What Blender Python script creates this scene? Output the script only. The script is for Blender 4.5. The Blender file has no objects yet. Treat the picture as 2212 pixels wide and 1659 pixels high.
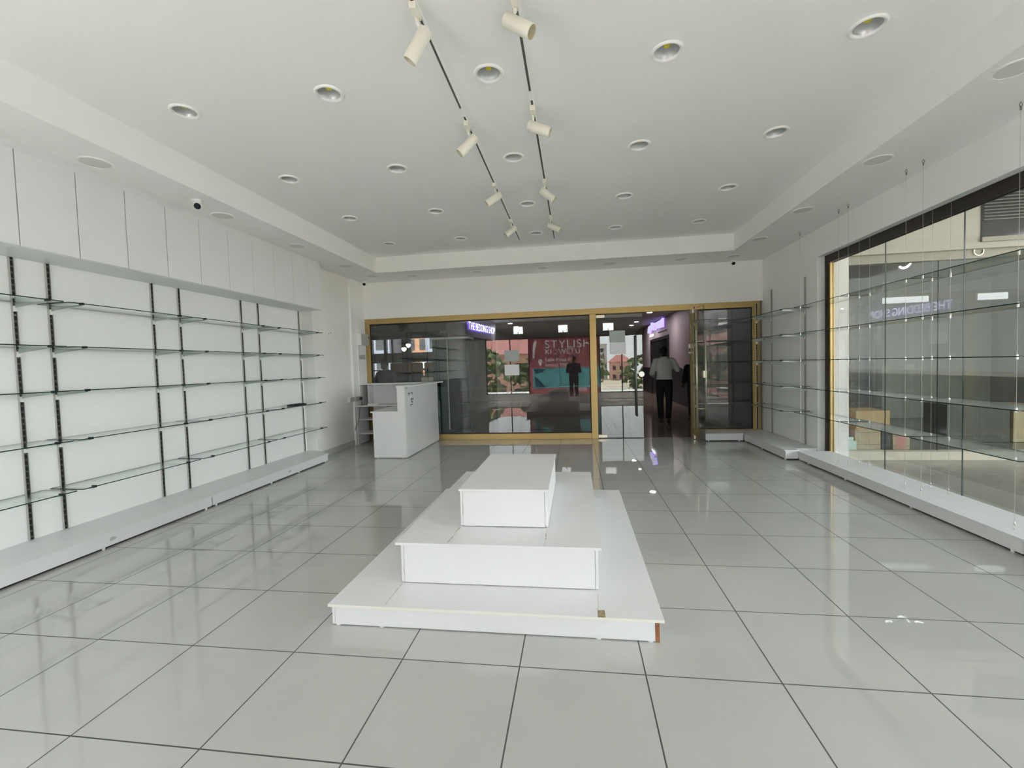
import bpy, bmesh, math, random
from mathutils import Vector, Matrix
random.seed(7)
SC = bpy.context.scene
COL = SC.collection
PI = math.pi

# ------------------------------------------------------------------ camera
F_PX, YAW, PITCH, ROLL = 965.3, 0.1413, 0.0409, -0.0306
cd = bpy.data.cameras.new('camera')
cam = bpy.data.objects.new('camera', cd); COL.objects.link(cam)
cd.sensor_fit = 'HORIZONTAL'; cd.sensor_width = 36.0
cd.lens = 36.0 * F_PX / 2212.0
cd.clip_start = 0.02; cd.clip_end = 400
fw = Vector((-math.sin(YAW)*math.cos(PITCH), math.cos(YAW)*math.cos(PITCH), -math.sin(PITCH)))
rt = fw.cross(Vector((0, 0, 1))).normalized(); up = rt.cross(fw)
rt2 = rt*math.cos(ROLL) + up*math.sin(ROLL); up2 = -rt*math.sin(ROLL) + up*math.cos(ROLL)
m = Matrix((rt2, up2, -fw)).transposed().to_4x4(); m.translation = Vector((0, 0, 1.475))
cam.matrix_world = m
SC.camera = cam

# ------------------------------------------------------------------ world, sun, portals, exposure
W = bpy.data.worlds.new('sky'); SC.world = W; W.use_nodes = True
wn = W.node_tree.nodes; wl = W.node_tree.links; wn.clear()
wo = wn.new('ShaderNodeOutputWorld'); wb = wn.new('ShaderNodeBackground')
wr = wn.new('ShaderNodeValToRGB'); wt = wn.new('ShaderNodeTexCoord'); ws = wn.new('ShaderNodeSeparateXYZ')
wl.new(wt.outputs['Generated'], ws.inputs[0]); wl.new(ws.outputs['Z'], wr.inputs[0])
wr.color_ramp.elements[0].position = 0.0; wr.color_ramp.elements[0].color = (0.935, 0.945, 0.95, 1)
wr.color_ramp.elements[1].position = 0.6; wr.color_ramp.elements[1].color = (0.86, 0.90, 0.95, 1)
wl.new(wr.outputs[0], wb.inputs[0]); wb.inputs[1].default_value = 4.2
wl.new(wb.outputs[0], wo.inputs[0])

sun = bpy.data.objects.new('sun', bpy.data.lights.new('sun', 'SUN')); COL.objects.link(sun)
sun.data.energy = 16.0; sun.data.angle = 0.02; sun.data.color = (1.0, 0.965, 0.93)
sun.rotation_euler = (math.radians(24), 0, math.radians(-12))     # high, from in front of the shop

def portal(loc, rot, sx, sy):
    o = bpy.data.objects.new('window_portal', bpy.data.lights.new('window_portal', 'AREA')); COL.objects.link(o)
    o.data.shape = 'RECTANGLE'; o.data.size = sx; o.data.size_y = sy
    o.location = loc; o.rotation_euler = rot
    o.data.cycles.is_portal = True
portal((-0.5, -0.93, 1.45), (math.radians(90), 0, 0), 6.5, 2.4)
portal((3.64, 3.3, 1.5), (0, math.radians(-90), math.radians(180)), 2.75, 7.2)

SC.view_settings.view_transform = 'Standard'
SC.view_settings.look = 'None'
SC.view_settings.gamma = 1.0
SC.view_settings.use_curve_mapping = False
SC.view_settings.exposure = 1.27
SC.cycles.max_bounces = 14; SC.cycles.diffuse_bounces = 7; SC.cycles.glossy_bounces = 7
SC.cycles.transparent_max_bounces = 48
SC.cycles.caustics_reflective = False; SC.cycles.caustics_refractive = False
SC.cycles.sample_clamp_indirect = 8.0

# ------------------------------------------------------------------ materials
MATS = {}
def pm(name, col, rough=0.5, metal=0.0, spec=0.5, emit=None, es=0.0, noise=0.0, nscale=6.0, bump=0.0, bscale=30.0):
    mt = bpy.data.materials.new(name); mt.use_nodes = True
    N = mt.node_tree.nodes; L = mt.node_tree.links
    b = N['Principled BSDF']
    b.inputs['Base Color'].default_value = (*col, 1); b.inputs['Roughness'].default_value = rough
    b.inputs['Metallic'].default_value = metal; b.inputs['Specular IOR Level'].default_value = spec
    if emit: b.inputs['Emission Color'].default_value = (*emit, 1); b.inputs['Emission Strength'].default_value = es
    if noise or bump:
        tc = N.new('ShaderNodeTexCoord')
    if noise:
        n = N.new('ShaderNodeTexNoise'); n.inputs['Scale'].default_value = nscale; n.inputs['Detail'].default_value = 5
        L.new(tc.outputs['Object'], n.inputs['Vector'])
        r = N.new('ShaderNodeValToRGB')
        r.color_ramp.elements[0].position = 0.3; r.color_ramp.elements[0].color = (*[c*(1-noise) for c in col], 1)
        r.color_ramp.elements[1].position = 0.7; r.color_ramp.elements[1].color = (*[min(1, c*(1+noise*0.5)) for c in col], 1)
        L.new(n.outputs[0], r.inputs[0]); L.new(r.outputs[0], b.inputs['Base Color'])
    if bump:
        n2 = N.new('ShaderNodeTexNoise'); n2.inputs['Scale'].default_value = bscale
        L.new(tc.outputs['Object'], n2.inputs['Vector'])
        bp_ = N.new('ShaderNodeBump'); bp_.inputs['Strength'].default_value = bump; bp_.inputs['Distance'].default_value = 0.01
        L.new(n2.outputs[0], bp_.inputs['Height']); L.new(bp_.outputs[0], b.inputs['Normal'])
    MATS[name] = mt
    return mt

def glass(name, tint, f0, rough=0.0, gl=(1, 1, 1)):
    """sheet glass: tinted clear film plus a mirror layer that follows Schlick's law on both sides"""
    mt = bpy.data.materials.new(name); mt.use_nodes = True
    N = mt.node_tree.nodes; L = mt.node_tree.links; N.clear()
    o = N.new('ShaderNodeOutputMaterial'); mx = N.new('ShaderNodeMixShader')
    t = N.new('ShaderNodeBsdfTransparent'); t.inputs[0].default_value = (*tint, 1)
    g = N.new('ShaderNodeBsdfGlossy'); g.inputs['Roughness'].default_value = rough; g.inputs[0].default_value = (*gl, 1)
    lw = N.new('ShaderNodeLayerWeight'); lw.inputs[0].default_value = 0.5
    p = N.new('ShaderNodeMath'); p.operation = 'POWER'; p.inputs[1].default_value = 5.0
    ma = N.new('ShaderNodeMath'); ma.operation = 'MULTIPLY_ADD'; ma.inputs[1].default_value = 1-f0; ma.inputs[2].default_value = f0
    L.new(lw.outputs['Facing'], p.inputs[0]); L.new(p.outputs[0], ma.inputs[0])
    L.new(ma.outputs[0], mx.inputs[0]); L.new(t.outputs[0], mx.inputs[1]); L.new(g.outputs[0], mx.inputs[2])
    L.new(mx.outputs[0], o.inputs[0])
    MATS[name] = mt
    return mt

def tiles(name, col, col2, grout, size, ox, oy, gw, rough, bump):
    mt = bpy.data.materials.new(name); mt.use_nodes = True
    N = mt.node_tree.nodes; L = mt.node_tree.links; b = N['Principled BSDF']
    tc = N.new('ShaderNodeTexCoord'); sp = N.new('ShaderNodeSeparateXYZ'); L.new(tc.outputs['Object'], sp.inputs[0])
    def line(out, off):
        a = N.new('ShaderNodeMath'); a.operation = 'SUBTRACT'; a.inputs[1].default_value = off; L.new(out, a.inputs[0])
        d = N.new('ShaderNodeMath'); d.operation = 'PINGPONG'; d.inputs[1].default_value = size/2; L.new(a.outputs[0], d.inputs[0])
        c = N.new('ShaderNodeMath'); c.operation = 'LESS_THAN'; c.inputs[1].default_value = gw/2; L.new(d.outputs[0], c.inputs[0])
        return c.outputs[0]
    mxm = N.new('ShaderNodeMath'); mxm.operation = 'MAXIMUM'
    L.new(line(sp.outputs['X'], ox), mxm.inputs[0]); L.new(line(sp.outputs['Y'], oy), mxm.inputs[1])
    no = N.new('ShaderNodeTexNoise'); no.inputs['Scale'].default_value = 1.3; no.inputs['Detail'].default_value = 6
    L.new(tc.outputs['Object'], no.inputs['Vector'])
    cr = N.new('ShaderNodeValToRGB'); cr.color_ramp.elements[0].position = .35; cr.color_ramp.elements[1].position = .65
    cr.color_ramp.elements[0].color = (*col, 1); cr.color_ramp.elements[1].color = (*col2, 1); L.new(no.outputs[0], cr.inputs[0])
    mc = N.new('ShaderNodeMixRGB'); mc.inputs[2].default_value = (*grout, 1)
    L.new(mxm.outputs[0], mc.inputs[0]); L.new(cr.outputs[0], mc.inputs[1]); L.new(mc.outputs[0], b.inputs['Base Color'])
    rg = N.new('ShaderNodeMapRange'); rg.inputs['To Min'].default_value = rough; rg.inputs['To Max'].default_value = 0.7
    L.new(mxm.outputs[0], rg.inputs[0]); L.new(rg.outputs[0], b.inputs['Roughness'])
    b.inputs['Specular IOR Level'].default_value = 0.85
    n2 = N.new('ShaderNodeTexNoise'); n2.inputs['Scale'].default_value = 5.0; n2.inputs['Detail'].default_value = 1
    L.new(tc.outputs['Object'], n2.inputs['Vector'])
    bu = N.new('ShaderNodeBump'); bu.inputs['Strength'].default_value = bump; bu.inputs['Distance'].default_value = 0.004
    L.new(n2.outputs[0], bu.inputs['Height']); L.new(bu.outputs[0], b.inputs['Normal'])
    MATS[name] = mt
    return mt

def slots(name, base, dark, pitch):
    """steel shelf standard: dark slots punched down the strip"""
    mt = pm(name, base, 0.35, 0.7)
    N = mt.node_tree.nodes; L = mt.node_tree.links; b = N['Principled BSDF']
    tc = N.new('ShaderNodeTexCoord'); sp = N.new('ShaderNodeSeparateXYZ'); L.new(tc.outputs['Object'], sp.inputs[0])
    d = N.new('ShaderNodeMath'); d.operation = 'PINGPONG'; d.inputs[1].default_value = pitch/2; L.new(sp.outputs['Z'], d.inputs[0])
    c = N.new('ShaderNodeMath'); c.operation = 'LESS_THAN'; c.inputs[1].default_value = pitch*0.37; L.new(d.outputs[0], c.inputs[0])
    mc = N.new('ShaderNodeMixRGB'); mc.inputs[1].default_value = (*base, 1); mc.inputs[2].default_value = (*dark, 1)
    L.new(c.outputs[0], mc.inputs[0]); L.new(mc.outputs[0], b.inputs['Base Color'])
    return mt

def translucent(name, col, t=0.5):
    mt = bpy.data.materials.new(name); mt.use_nodes = True
    N = mt.node_tree.nodes; L = mt.node_tree.links; N.clear()
    o = N.new('ShaderNodeOutputMaterial'); mx = N.new('ShaderNodeMixShader'); mx.inputs[0].default_value = t
    a = N.new('ShaderNodeBsdfDiffuse'); a.inputs[0].default_value = (*col, 1)
    b = N.new('ShaderNodeBsdfTranslucent'); b.inputs[0].default_value = (*col, 1)
    L.new(a.outputs[0], mx.inputs[1]); L.new(b.outputs[0], mx.inputs[2]); L.new(mx.outputs[0], o.inputs[0])
    MATS[name] = mt
    return mt

def emis(name, col, s):
    mt = bpy.data.materials.new(name); mt.use_nodes = True
    N = mt.node_tree.nodes; L = mt.node_tree.links; N.clear()
    o = N.new('ShaderNodeOutputMaterial'); e = N.new('ShaderNodeEmission')
    e.inputs[0].default_value = (*col, 1); e.inputs[1].default_value = s; L.new(e.outputs[0], o.inputs[0])
    MATS[name] = mt
    return mt

PAINT = pm('wall_paint', (0.908, 0.910, 0.902), 0.75, noise=0.025, nscale=1.2, bump=0.03, bscale=120)
SCUFF = pm('scuffed_wall_paint', (0.88, 0.872, 0.845), 0.75, noise=0.07, nscale=0.9)
CEILP = pm('ceiling_paint', (0.905, 0.908, 0.895), 0.85)
LAM = pm('white_laminate', (0.775, 0.78, 0.79), 0.42, spec=0.35, noise=0.015, nscale=3)
LAMG = pm('grey_white_laminate', (0.68, 0.69, 0.69), 0.35, noise=0.03, nscale=3)
EDGE = pm('cream_edge_band', (0.83, 0.82, 0.74), 0.4)
CHIP = pm('bare_chipboard', (0.36, 0.27, 0.17), 0.9, noise=0.5, nscale=60)
RAWW = pm('bare_brown_board', (0.34, 0.13, 0.06), 0.8, noise=0.3, nscale=30)
GLUE = pm('dried_glue', (0.64, 0.58, 0.50), 0.8, noise=0.4, nscale=40)
FLOOR = tiles('glossy_floor_tiles', (0.495, 0.50, 0.478), (0.53, 0.535, 0.512), (0.06, 0.06, 0.057), 0.6, 0.2943, 2.110, 0.0065, 0.012, 0.06)
MALLF = tiles('brown_mall_tiles', (0.27, 0.20, 0.15), (0.31, 0.235, 0.18), (0.10, 0.08, 0.06), 0.6, 0.1, 9.1, 0.005, 0.08, 0.04)
TERRF = tiles('dull_brown_paving', (0.17, 0.16, 0.125), (0.21, 0.195, 0.155), (0.1, 0.095, 0.08), 0.6, 0.1, 0.1, 0.004, 0.22, 0.04)
SKIRT = pm('grey_skirting_tile', (0.55, 0.56, 0.52), 0.25)
GOLD = pm('gold_anodised_aluminium', (0.50, 0.36, 0.15), 0.38, 0.75)
BRONZE = pm('dark_bronze_aluminium', (0.035, 0.027, 0.024), 0.42, 0.3)
BRKT = pm('satin_grey_bracket', (0.50, 0.56, 0.54), 0.3, 0.85)
RUBBER = pm('black_gasket', (0.012, 0.012, 0.012), 0.6)
STEEL = pm('brushed_steel', (0.62, 0.61, 0.58), 0.28, 1.0)
DSTEEL = pm('dull_dark_steel', (0.28, 0.28, 0.27), 0.4, 0.9)
BRASS = pm('champagne_steel', (0.74, 0.69, 0.55), 0.3, 0.85)
WMET = pm('white_powder_coat', (0.90, 0.90, 0.88), 0.35)
CREAM = pm('cream_lamp_housing', (0.82, 0.80, 0.71), 0.42)
GREYIN = pm('lamp_inside', (0.74, 0.71, 0.56), 0.5)
TRACKD = pm('track_slot', (0.16, 0.16, 0.15), 0.5, 0.4)
REFL = pm('lamp_reflector', (0.50, 0.51, 0.51), 0.38, 0.6)
CHIPY = pm('yellow_led_chip', (0.80, 0.70, 0.06), 0.5)
DISC = pm('panel_light_diffuser', (0.70, 0.71, 0.68), 0.55)
BLACK = pm('black_plastic', (0.015, 0.015, 0.016), 0.35)
DARKLENS = pm('camera_lens', (0.005, 0.005, 0.006), 0.08)
WPLAS = pm('white_plastic', (0.83, 0.83, 0.80), 0.4)
GPLAS = pm('grey_plastic', (0.50, 0.50, 0.47), 0.45)
GAPSHADE = pm('painted_gap_shade', (0.02, 0.02, 0.02), 0.8)  # near-black colour standing in for the shade under the plinths
RAIL = slots('slotted_steel', (0.16, 0.155, 0.15), (0.035, 0.033, 0.035), 0.05)
GSHELF = glass('shelf_glass', (0.93, 0.97, 0.952), 0.035)
GEDGE = pm('green_glass_edge', (0.012, 0.035, 0.028), 0.12)
GWIN = glass('storefront_glass', (0.87, 0.89, 0.88), 0.06)
GSIDE = glass('side_window_glass', (0.93, 0.95, 0.94), 0.05)
GCAFE = glass('tinted_cafe_glass', (0.62, 0.64, 0.66), 0.03)
GNEIGH = glass('neighbour_shop_glass', (0.90, 0.92, 0.90), 0.009)
GDOOR = glass('door_glass', (0.87, 0.90, 0.885), 0.06)
GFRONT = glass('front_window_glass', (0.80, 0.81, 0.805), 0.03)
GTEAL = glass('teal_cabinet_glass', (0.36, 0.52, 0.50), 0.04)
TEALP = pm('slate_green_panel', (0.035, 0.085, 0.085), 0.25)
TEALB = pm('teal_back_panel', (0.12, 0.22, 0.21), 0.4)
TEALS = pm('green_shelf_edge', (0.05, 0.075, 0.07), 0.3)
PAPER = pm('white_paper', (0.78, 0.78, 0.82), 0.8)
PAPERT = translucent('thin_paper', (0.72, 0.78, 0.76), 0.5)
BANRED = glass('red_banner_ink', (0.70, 0.40, 0.415), 0.0)
BANCL = translucent('pale_banner_cloth', (0.90, 0.88, 0.88), 0.66)
BANTEAL = glass('teal_banner_ink', (0.34, 0.62, 0.64), 0.0)
BANDARK = glass('dark_banner_ink', (0.42, 0.46, 0.54), 0.0)
BANW = translucent('white_banner_print', (0.85, 0.82, 0.80), 0.6)
TAN = pm('tan_fascia_paint', (0.21, 0.19, 0.155), 0.7)
BEDF = pm('fascia_paint', (0.36, 0.34, 0.31), 0.6)
MAUVE = pm('mauve_wall_paint', (0.30, 0.245, 0.25), 0.6)
DARKW = pm('dark_wainscot', (0.025, 0.022, 0.026), 0.4)
DARKG = pm('dark_glass_panel', (0.02, 0.022, 0.02), 0.08)
CORRC = pm('corridor_ceiling', (0.38, 0.37, 0.35), 0.8)
CONC = pm('concrete_grey', (0.34, 0.335, 0.32), 0.85, noise=0.1, nscale=0.6)
PAVE = pm('pale_paving', (0.56, 0.55, 0.52), 0.8, noise=0.08, nscale=2)
BEIGE = pm('beige_facade_paint', (0.40, 0.38, 0.33), 0.7, noise=0.02, nscale=1)
WCOL = pm('white_column_paint', (0.74, 0.73, 0.70), 0.6)
VENTS = pm('dull_vent_slat', (0.10, 0.095, 0.09), 0.6)
BAND = pm('taupe_band_paint', (0.30, 0.285, 0.235), 0.7)
CREAMW = pm('cream_kerb', (0.55, 0.515, 0.42), 0.6)
GREYW = pm('grey_shop_wall', (0.55, 0.55, 0.52), 0.7)
CARTON = pm('brown_carton', (0.56, 0.44, 0.29), 0.85, noise=0.06, nscale=8)
CARTONO = pm('orange_carton', (0.62, 0.42, 0.24), 0.85)
TAPE = pm('dark_tape', (0.13, 0.10, 0.08), 0.6)
PINK = pm('pink_print', (0.62, 0.26, 0.24), 0.7)
REDF = pm('red_cloth', (0.50, 0.05, 0.09), 0.8)
MINT = pm('pale_mint_paper', (0.72, 0.84, 0.80), 0.8)
SOFA = pm('brown_booth_leather', (0.50, 0.22, 0.065), 0.5, noise=0.1, nscale=5)
SKIN = pm('dark_skin', (0.09, 0.05, 0.035), 0.55)
HAIR = pm('black_hair', (0.012, 0.011, 0.011), 0.8)
SHIRT = pm('white_shirt_cloth', (0.72, 0.72, 0.71), 0.85, bump=0.25, bscale=14)
TROUS = pm('black_trouser_cloth', (0.010, 0.010, 0.012), 0.8, bump=0.2, bscale=14)
JACK = pm('charcoal_jacket_cloth', (0.014, 0.014, 0.018), 0.85, bump=0.2, bscale=14)
SHOE = pm('black_shoe_leather', (0.012, 0.011, 0.011), 0.4)
NAVY = pm('navy_letter_edge', (0.03, 0.02, 0.16), 0.4)
LEAF = pm('tree_leaves', (0.16, 0.21, 0.085), 0.8, noise=0.5, nscale=3)
BARK = pm('bark', (0.12, 0.09, 0.06), 0.9)
EARTH = pm('dry_ground', (0.42, 0.36, 0.27), 0.95, noise=0.15, nscale=0.2)
PINKB = pm('salmon_house_wall', (0.62, 0.36, 0.28), 0.8)
REDR = pm('red_roof_tiles', (0.36, 0.13, 0.11), 0.8)
PALEB = pm('pale_tower_wall', (0.56, 0.54, 0.50), 0.8)
GREENR = pm('green_roof_sheet', (0.10, 0.22, 0.18), 0.6)
LETB = emis('letter_face_light', (0.80, 0.78, 1.0), 1.8)
LETH = emis('letter_halo_light', (0.24, 0.13, 1.0), 5.0)
LETS = emis('script_face_light', (0.70, 0.68, 1.0), 0.40)
LETV = emis('script_halo_light', (0.24, 0.13, 1.0), 1.6)
LETW = emis('white_letter_light', (0.9, 0.9, 1.0), 0.9)
LAMPW = emis('warm_lamp_light', (1.0, 0.93, 0.82), 1.6)
LAMPD = emis('downlight_light', (1.0, 0.93, 0.97), 170.0)
LEDP = emis('led_panel_light', (0.94, 0.94, 1.0), 0.42)
SWIRL = emis('swirl_light', (0.97, 0.90, 1.0), 3.0)

# ------------------------------------------------------------------ mesh helpers
class MB:
    def __init__(s): s.v = []; s.f = []; s.mi = []; s.mats = []
    def mid(s, mt):
        if mt not in s.mats: s.mats.append(mt)
        return s.mats.index(mt)
    def faces(s, vs, fs, mt):
        o = len(s.v); s.v += [tuple(v) for v in vs]; k = s.mid(mt)
        for f in fs: s.f.append([i+o for i in f]); s.mi.append(k)
        return s
    def pane(s, x0, x1, y0, y1, z0, z1, mt, edge, M=None):
        """glass sheet: the two large faces are clear, the cut edges are green"""
        s.box(x0, x1, y0, y1, z0, z1, edge, None, M)
        d = (abs(x1-x0), abs(y1-y0), abs(z1-z0)); big = {0: (3, 5), 1: (2, 4), 2: (0, 1)}[d.index(min(d))]
        for b in big: s.mi[len(s.mi)-6+b] = s.mid(mt)
        return s
    def box(s, x0, x1, y0, y1, z0, z1, mt, side=None, M=None):
        if x0 > x1: x0, x1 = x1, x0
        if y0 > y1: y0, y1 = y1, y0
        if z0 > z1: z0, z1 = z1, z0
        vs = [Vector(p) for p in ((x0,y0,z0),(x1,y0,z0),(x1,y1,z0),(x0,y1,z0),(x0,y0,z1),(x1,y0,z1),(x1,y1,z1),(x0,y1,z1))]
        if M: vs = [M @ v for v in vs]
        s.faces(vs, [(3,2,1,0),(4,5,6,7)], mt)
        o = len(s.v)-8; k = s.mid(side or mt)
        for f in [(0,1,5,4),(1,2,6,5),(2,3,7,6),(3,0,4,7)]: s.f.append([i+o for i in f]); s.mi.append(k)
        return s
    def prism(s, pts, z0, z1, mt, side=None):
        n = len(pts)
        vs = [(x, y, z0) for x, y in pts] + [(x, y, z1) for x, y in pts]
        s.faces(vs, [list(range(n))[::-1], list(range(n, 2*n))], mt)
        o = len(s.v)-2*n; k = s.mid(side or mt)
        for i in range(n): s.f.append([o+i, o+(i+1) % n, o+n+(i+1) % n, o+n+i]); s.mi.append(k)
        return s
    def tube(s, pts, r, mt, n=10, cap=True):
        pts = [Vector(p) for p in pts]; rs = r if isinstance(r, (list, tuple)) else [r]*len(pts)
        rings = []; ref = None
        for i, p in enumerate(pts):
            t = (pts[min(i+1, len(pts)-1)] - pts[max(i-1, 0)]).normalized()
            if ref is None: ref = t.orthogonal().normalized()
            a = (ref - t*ref.dot(t)).normalized(); b = t.cross(a); ref = a
            rings.append([p + (a*math.cos(2*PI*j/n) + b*math.sin(2*PI*j/n))*rs[i] for j in range(n)])
        vs = [v for rg in rings for v in rg]; fs = []
        for i in range(len(rings)-1):
            for j in range(n): fs.append((i*n+j, i*n+(j+1) % n, (i+1)*n+(j+1) % n, (i+1)*n+j))
        if cap: fs += [tuple(range(n))[::-1], tuple((len(rings)-1)*n+j for j in range(n))]
        return s.faces(vs, fs, mt)
    def lathe(s, prof, mt, n=32, c=(0,0,0), axis='z'):
        vs = []; fs = []
        for (r, z) in prof:
            for j in range(n):
                a = 2*PI*j/n; vs.append(Vector((r*math.cos(a), r*math.sin(a), z)))
        if axis == 'x': vs = [Vector((v.z, v.x, v.y)) for v in vs]
        if axis == 'y': vs = [Vector((v.y, v.z, v.x)) for v in vs]
        vs = [v + Vector(c) for v in vs]
        for i in range(len(prof)-1):
            for j in range(n): fs.append((i*n+j, i*n+(j+1) % n, (i+1)*n+(j+1) % n, (i+1)*n+j))
        return s.faces(vs, fs, mt)
    def build(s, name, parent=None, smooth=False, bevel=0.0):
        me = bpy.data.meshes.new(name); me.from_pydata(s.v, [], s.f); me.update()
        for mt in s.mats: me.materials.append(mt)
        for p, k in zip(me.polygons, s.mi): p.material_index = k; p.use_smooth = smooth
        o = bpy.data.objects.new(name, me); COL.objects.link(o)
        if bevel:
            b = o.modifiers.new('bevel', 'BEVEL'); b.width = bevel; b.segments = 2; b.limit_method = 'ANGLE'
        if parent is not None:
            o.parent = parent; o.matrix_parent_inverse = Matrix.Translation(parent.location).inverted() if parent.type == 'EMPTY' and parent.parent is None and parent.rotation_euler[2] == 0 else Matrix()
        return o

def thing(name, label, cat, loc, group=None):
    o = bpy.data.objects.new(name, None); COL.objects.link(o); o.location = loc; o.empty_display_size = 0.1
    o['label'] = label; o['category'] = cat
    if group: o['group'] = group
    return o
def tag(o, label, cat, group=None, kind=None):
    o['label'] = label; o['category'] = cat
    if group: o['group'] = group
    if kind: o['kind'] = kind
    return o
def struct(o, label=None, cat=None):
    o['kind'] = 'structure'
    if label: o['label'] = label
    if cat: o['category'] = cat
    return o
def copy_tree(root, loc, label, group=None):
    """a copy of a thing, its parts and their sub-parts (mesh data shared)"""
    r = root.copy(); COL.objects.link(r); r.location = loc; r['label'] = label
    if group: r['group'] = group
    for ch in root.children:
        c = ch.copy(); COL.objects.link(c); c.parent = r; c.matrix_parent_inverse = Matrix()
        for g in ch.children:
            d = g.copy(); COL.objects.link(d); d.parent = c; d.matrix_parent_inverse = Matrix()
    return r
def local(mb, name, root, **k):
    """part whose mesh is given in the thing's own coordinates"""
    o = mb.build(name, None, **k); o.parent = root; return o

def text_mesh(txt, size, mt, extrude=0.0, mt_side=None, spacing=1.0):
    cu = bpy.data.curves.new('lettering', 'FONT'); cu.body = txt; cu.size = size; cu.extrude = extrude
    cu.space_character = spacing; cu.resolution_u = 4
    o = bpy.data.objects.new('lettering', cu); COL.objects.link(o)
    dg = bpy.context.evaluated_depsgraph_get(); dg.update()
    me = bpy.data.meshes.new_from_object(o.evaluated_get(dg))
    bpy.data.objects.remove(o); bpy.data.curves.remove(cu)
    me.materials.clear(); me.materials.append(mt)
    if mt_side:
        me.materials.append(mt_side)
        me.materials.append(NAVY)
        for p in me.polygons: p.material_index = 0 if p.normal.z > 0.5 else (1 if p.normal.z < -.5 else 2)
    else:
        for p in me.polygons: p.material_index = 0
    return me
def mesh_obj(me, name, M, parent=None):
    me.transform(M)
    o = bpy.data.objects.new(name, me); COL.objects.link(o)
    if parent is not None: o.parent = parent; o.matrix_parent_inverse = Matrix.Translation(parent.location).inverted()
    return o

# ================================================================== THE SETTING
RX, LX, LN, BY = 3.44, -4.35, -4.56, 8.83      # right wall, left wall, left niche back, storefront plane
SOF, CEI = 3.27, 3.55                          # soffit and tray heights
struct(MB().box(-4.75, 3.60, -0.90, 8.93, -0.06, 0.0, FLOOR).build('floor'))
struct(MB().box(-12, 5.5, 8.931, 32, -0.08, -0.004, MALLF).build('floor_corridor'))
struct(MB().box(3.601, 12, -6.0, 11.6, -0.10, -0.004, TERRF).build('floor_terrace'))

# ceiling with real openings for the downlights
DLX = [-2.985, -1.77, -0.555, 0.662, 1.885]; DLY = [3.21, 4.51, 5.81, 7.11]
HOLE = 0.083
ce = MB(); xs = [-3.6] + [(DLX[i]+DLX[i+1])/2 for i in range(4)] + [2.65]; ys = [0.35, 2.56] + [(DLY[i]+DLY[i+1])/2 for i in range(3)] + [7.93]
for j in range(5):
    for i in range(5):
        x0, x1, y0, y1 = xs[i], xs[i+1], ys[j], ys[j+1]
        if j == 0:
            ce.faces([(x0,y0,CEI),(x0,y1,CEI),(x1,y1,CEI),(x1,y0,CEI)], [(0,1,2,3)], CEILP); continue
        cx, cy = DLX[i], DLY[j-1]; n = 32; inner = []; outer = []
        for k in range(n):
            a = 2*PI*(k+0.5)/n; dx, dy = math.cos(a), math.sin(a)
            inner.append((cx+HOLE*dx, cy+HOLE*dy, CEI))
            t = min(((x1-cx) if dx > 0 else (x0-cx))/dx, ((y1-cy) if dy > 0 else (y0-cy))/dy)
            outer.append((cx+t*dx, cy+t*dy, CEI))
        fs = [(k, n+k, n+(k+1) % n, (k+1) % n)[::-1] for k in range(n)]
        ce.faces(inner+outer, fs, CEILP)
        for (ex, ey) in ((x0,y0),(x1,y0),(x1,y1),(x0,y1)):   # fill the four corners
            a = math.atan2(ey-cy, ex-cx); k = int(math.floor((a/(2*PI)*n)-0.5)) % n
            ce.faces([outer[k], (ex,ey,CEI), outer[(k+1) % n]], [(0,1,2)], CEILP)
# tray fascias and soffit ring
ce.box(-3.62, -3.6, 0.33, 7.95, SOF, CEI+.02, CEILP).box(2.65, 2.67, 0.33, 7.95, SOF, CEI+.02, CEILP)
ce.box(-3.6, 2.65, 7.93, 7.95, SOF, CEI+.02, CEILP).box(-3.6, 2.65, 0.33, 0.35, SOF, CEI+.02, CEILP)
ce.box(-4.75, -3.62, -0.75, 8.9, SOF, SOF+.02, CEILP).box(2.67, 3.5, -0.75, 8.9, SOF, SOF+.02, CEILP)
ce.box(-3.62, 2.67, 7.95, 8.9, SOF, SOF+.02, CEILP).box(-3.62, 2.67, -0.75, 0.33, SOF, SOF+.02, CEILP)
struct(ce.build('ceiling'))
struct(MB().box(-14, 9.4, -1.9, 16.1, 3.95, 4.15, CONC).box(-3.8, 9.4, 16.1, 33, 3.95, 4.15, CONC).build('roof_slab'))  # unseen roof; its front overhang is added to hold back high sky light

# left wall: shelving niche, then plain wall, corner pier
wl_ = MB().box(-4.75, LN, -0.75, 7.0, 0, 3.95, PAINT)
struct(wl_.build('wall_left'))
struct(MB().box(-4.75, LX, 7.0, 8.95, 0, 3.95, SCUFF).build('wall_left_far'))
struct(MB().box(LX, -4.31, 8.26, 8.828, 0, SOF, PAINT).build('trim_1'))
struct(MB().box(LX, LX+.012, 7.0, 8.26, 0, 0.10, SKIRT).build('baseboard_left'))
# back wall: header above the storefront
struct(MB().box(-4.75, 3.6, BY, 8.95, 2.53, 3.95, PAINT).build('wall_back'))
# right wall: pier beside the corner, lintel over the side window
struct(MB().box(RX, 3.60, 6.965, 8.95, 0, 3.95, PAINT).box(RX, 3.60, -0.75, 6.965, 2.885, 3.95, PAINT)
       .box(3.55, 3.60, -0.75, 6.965, -0.0, 0.115, PAINT).box(RX, 3.60, -0.75, 0.3, 0.115, 2.885, PAINT).build('wall_right'))
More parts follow.
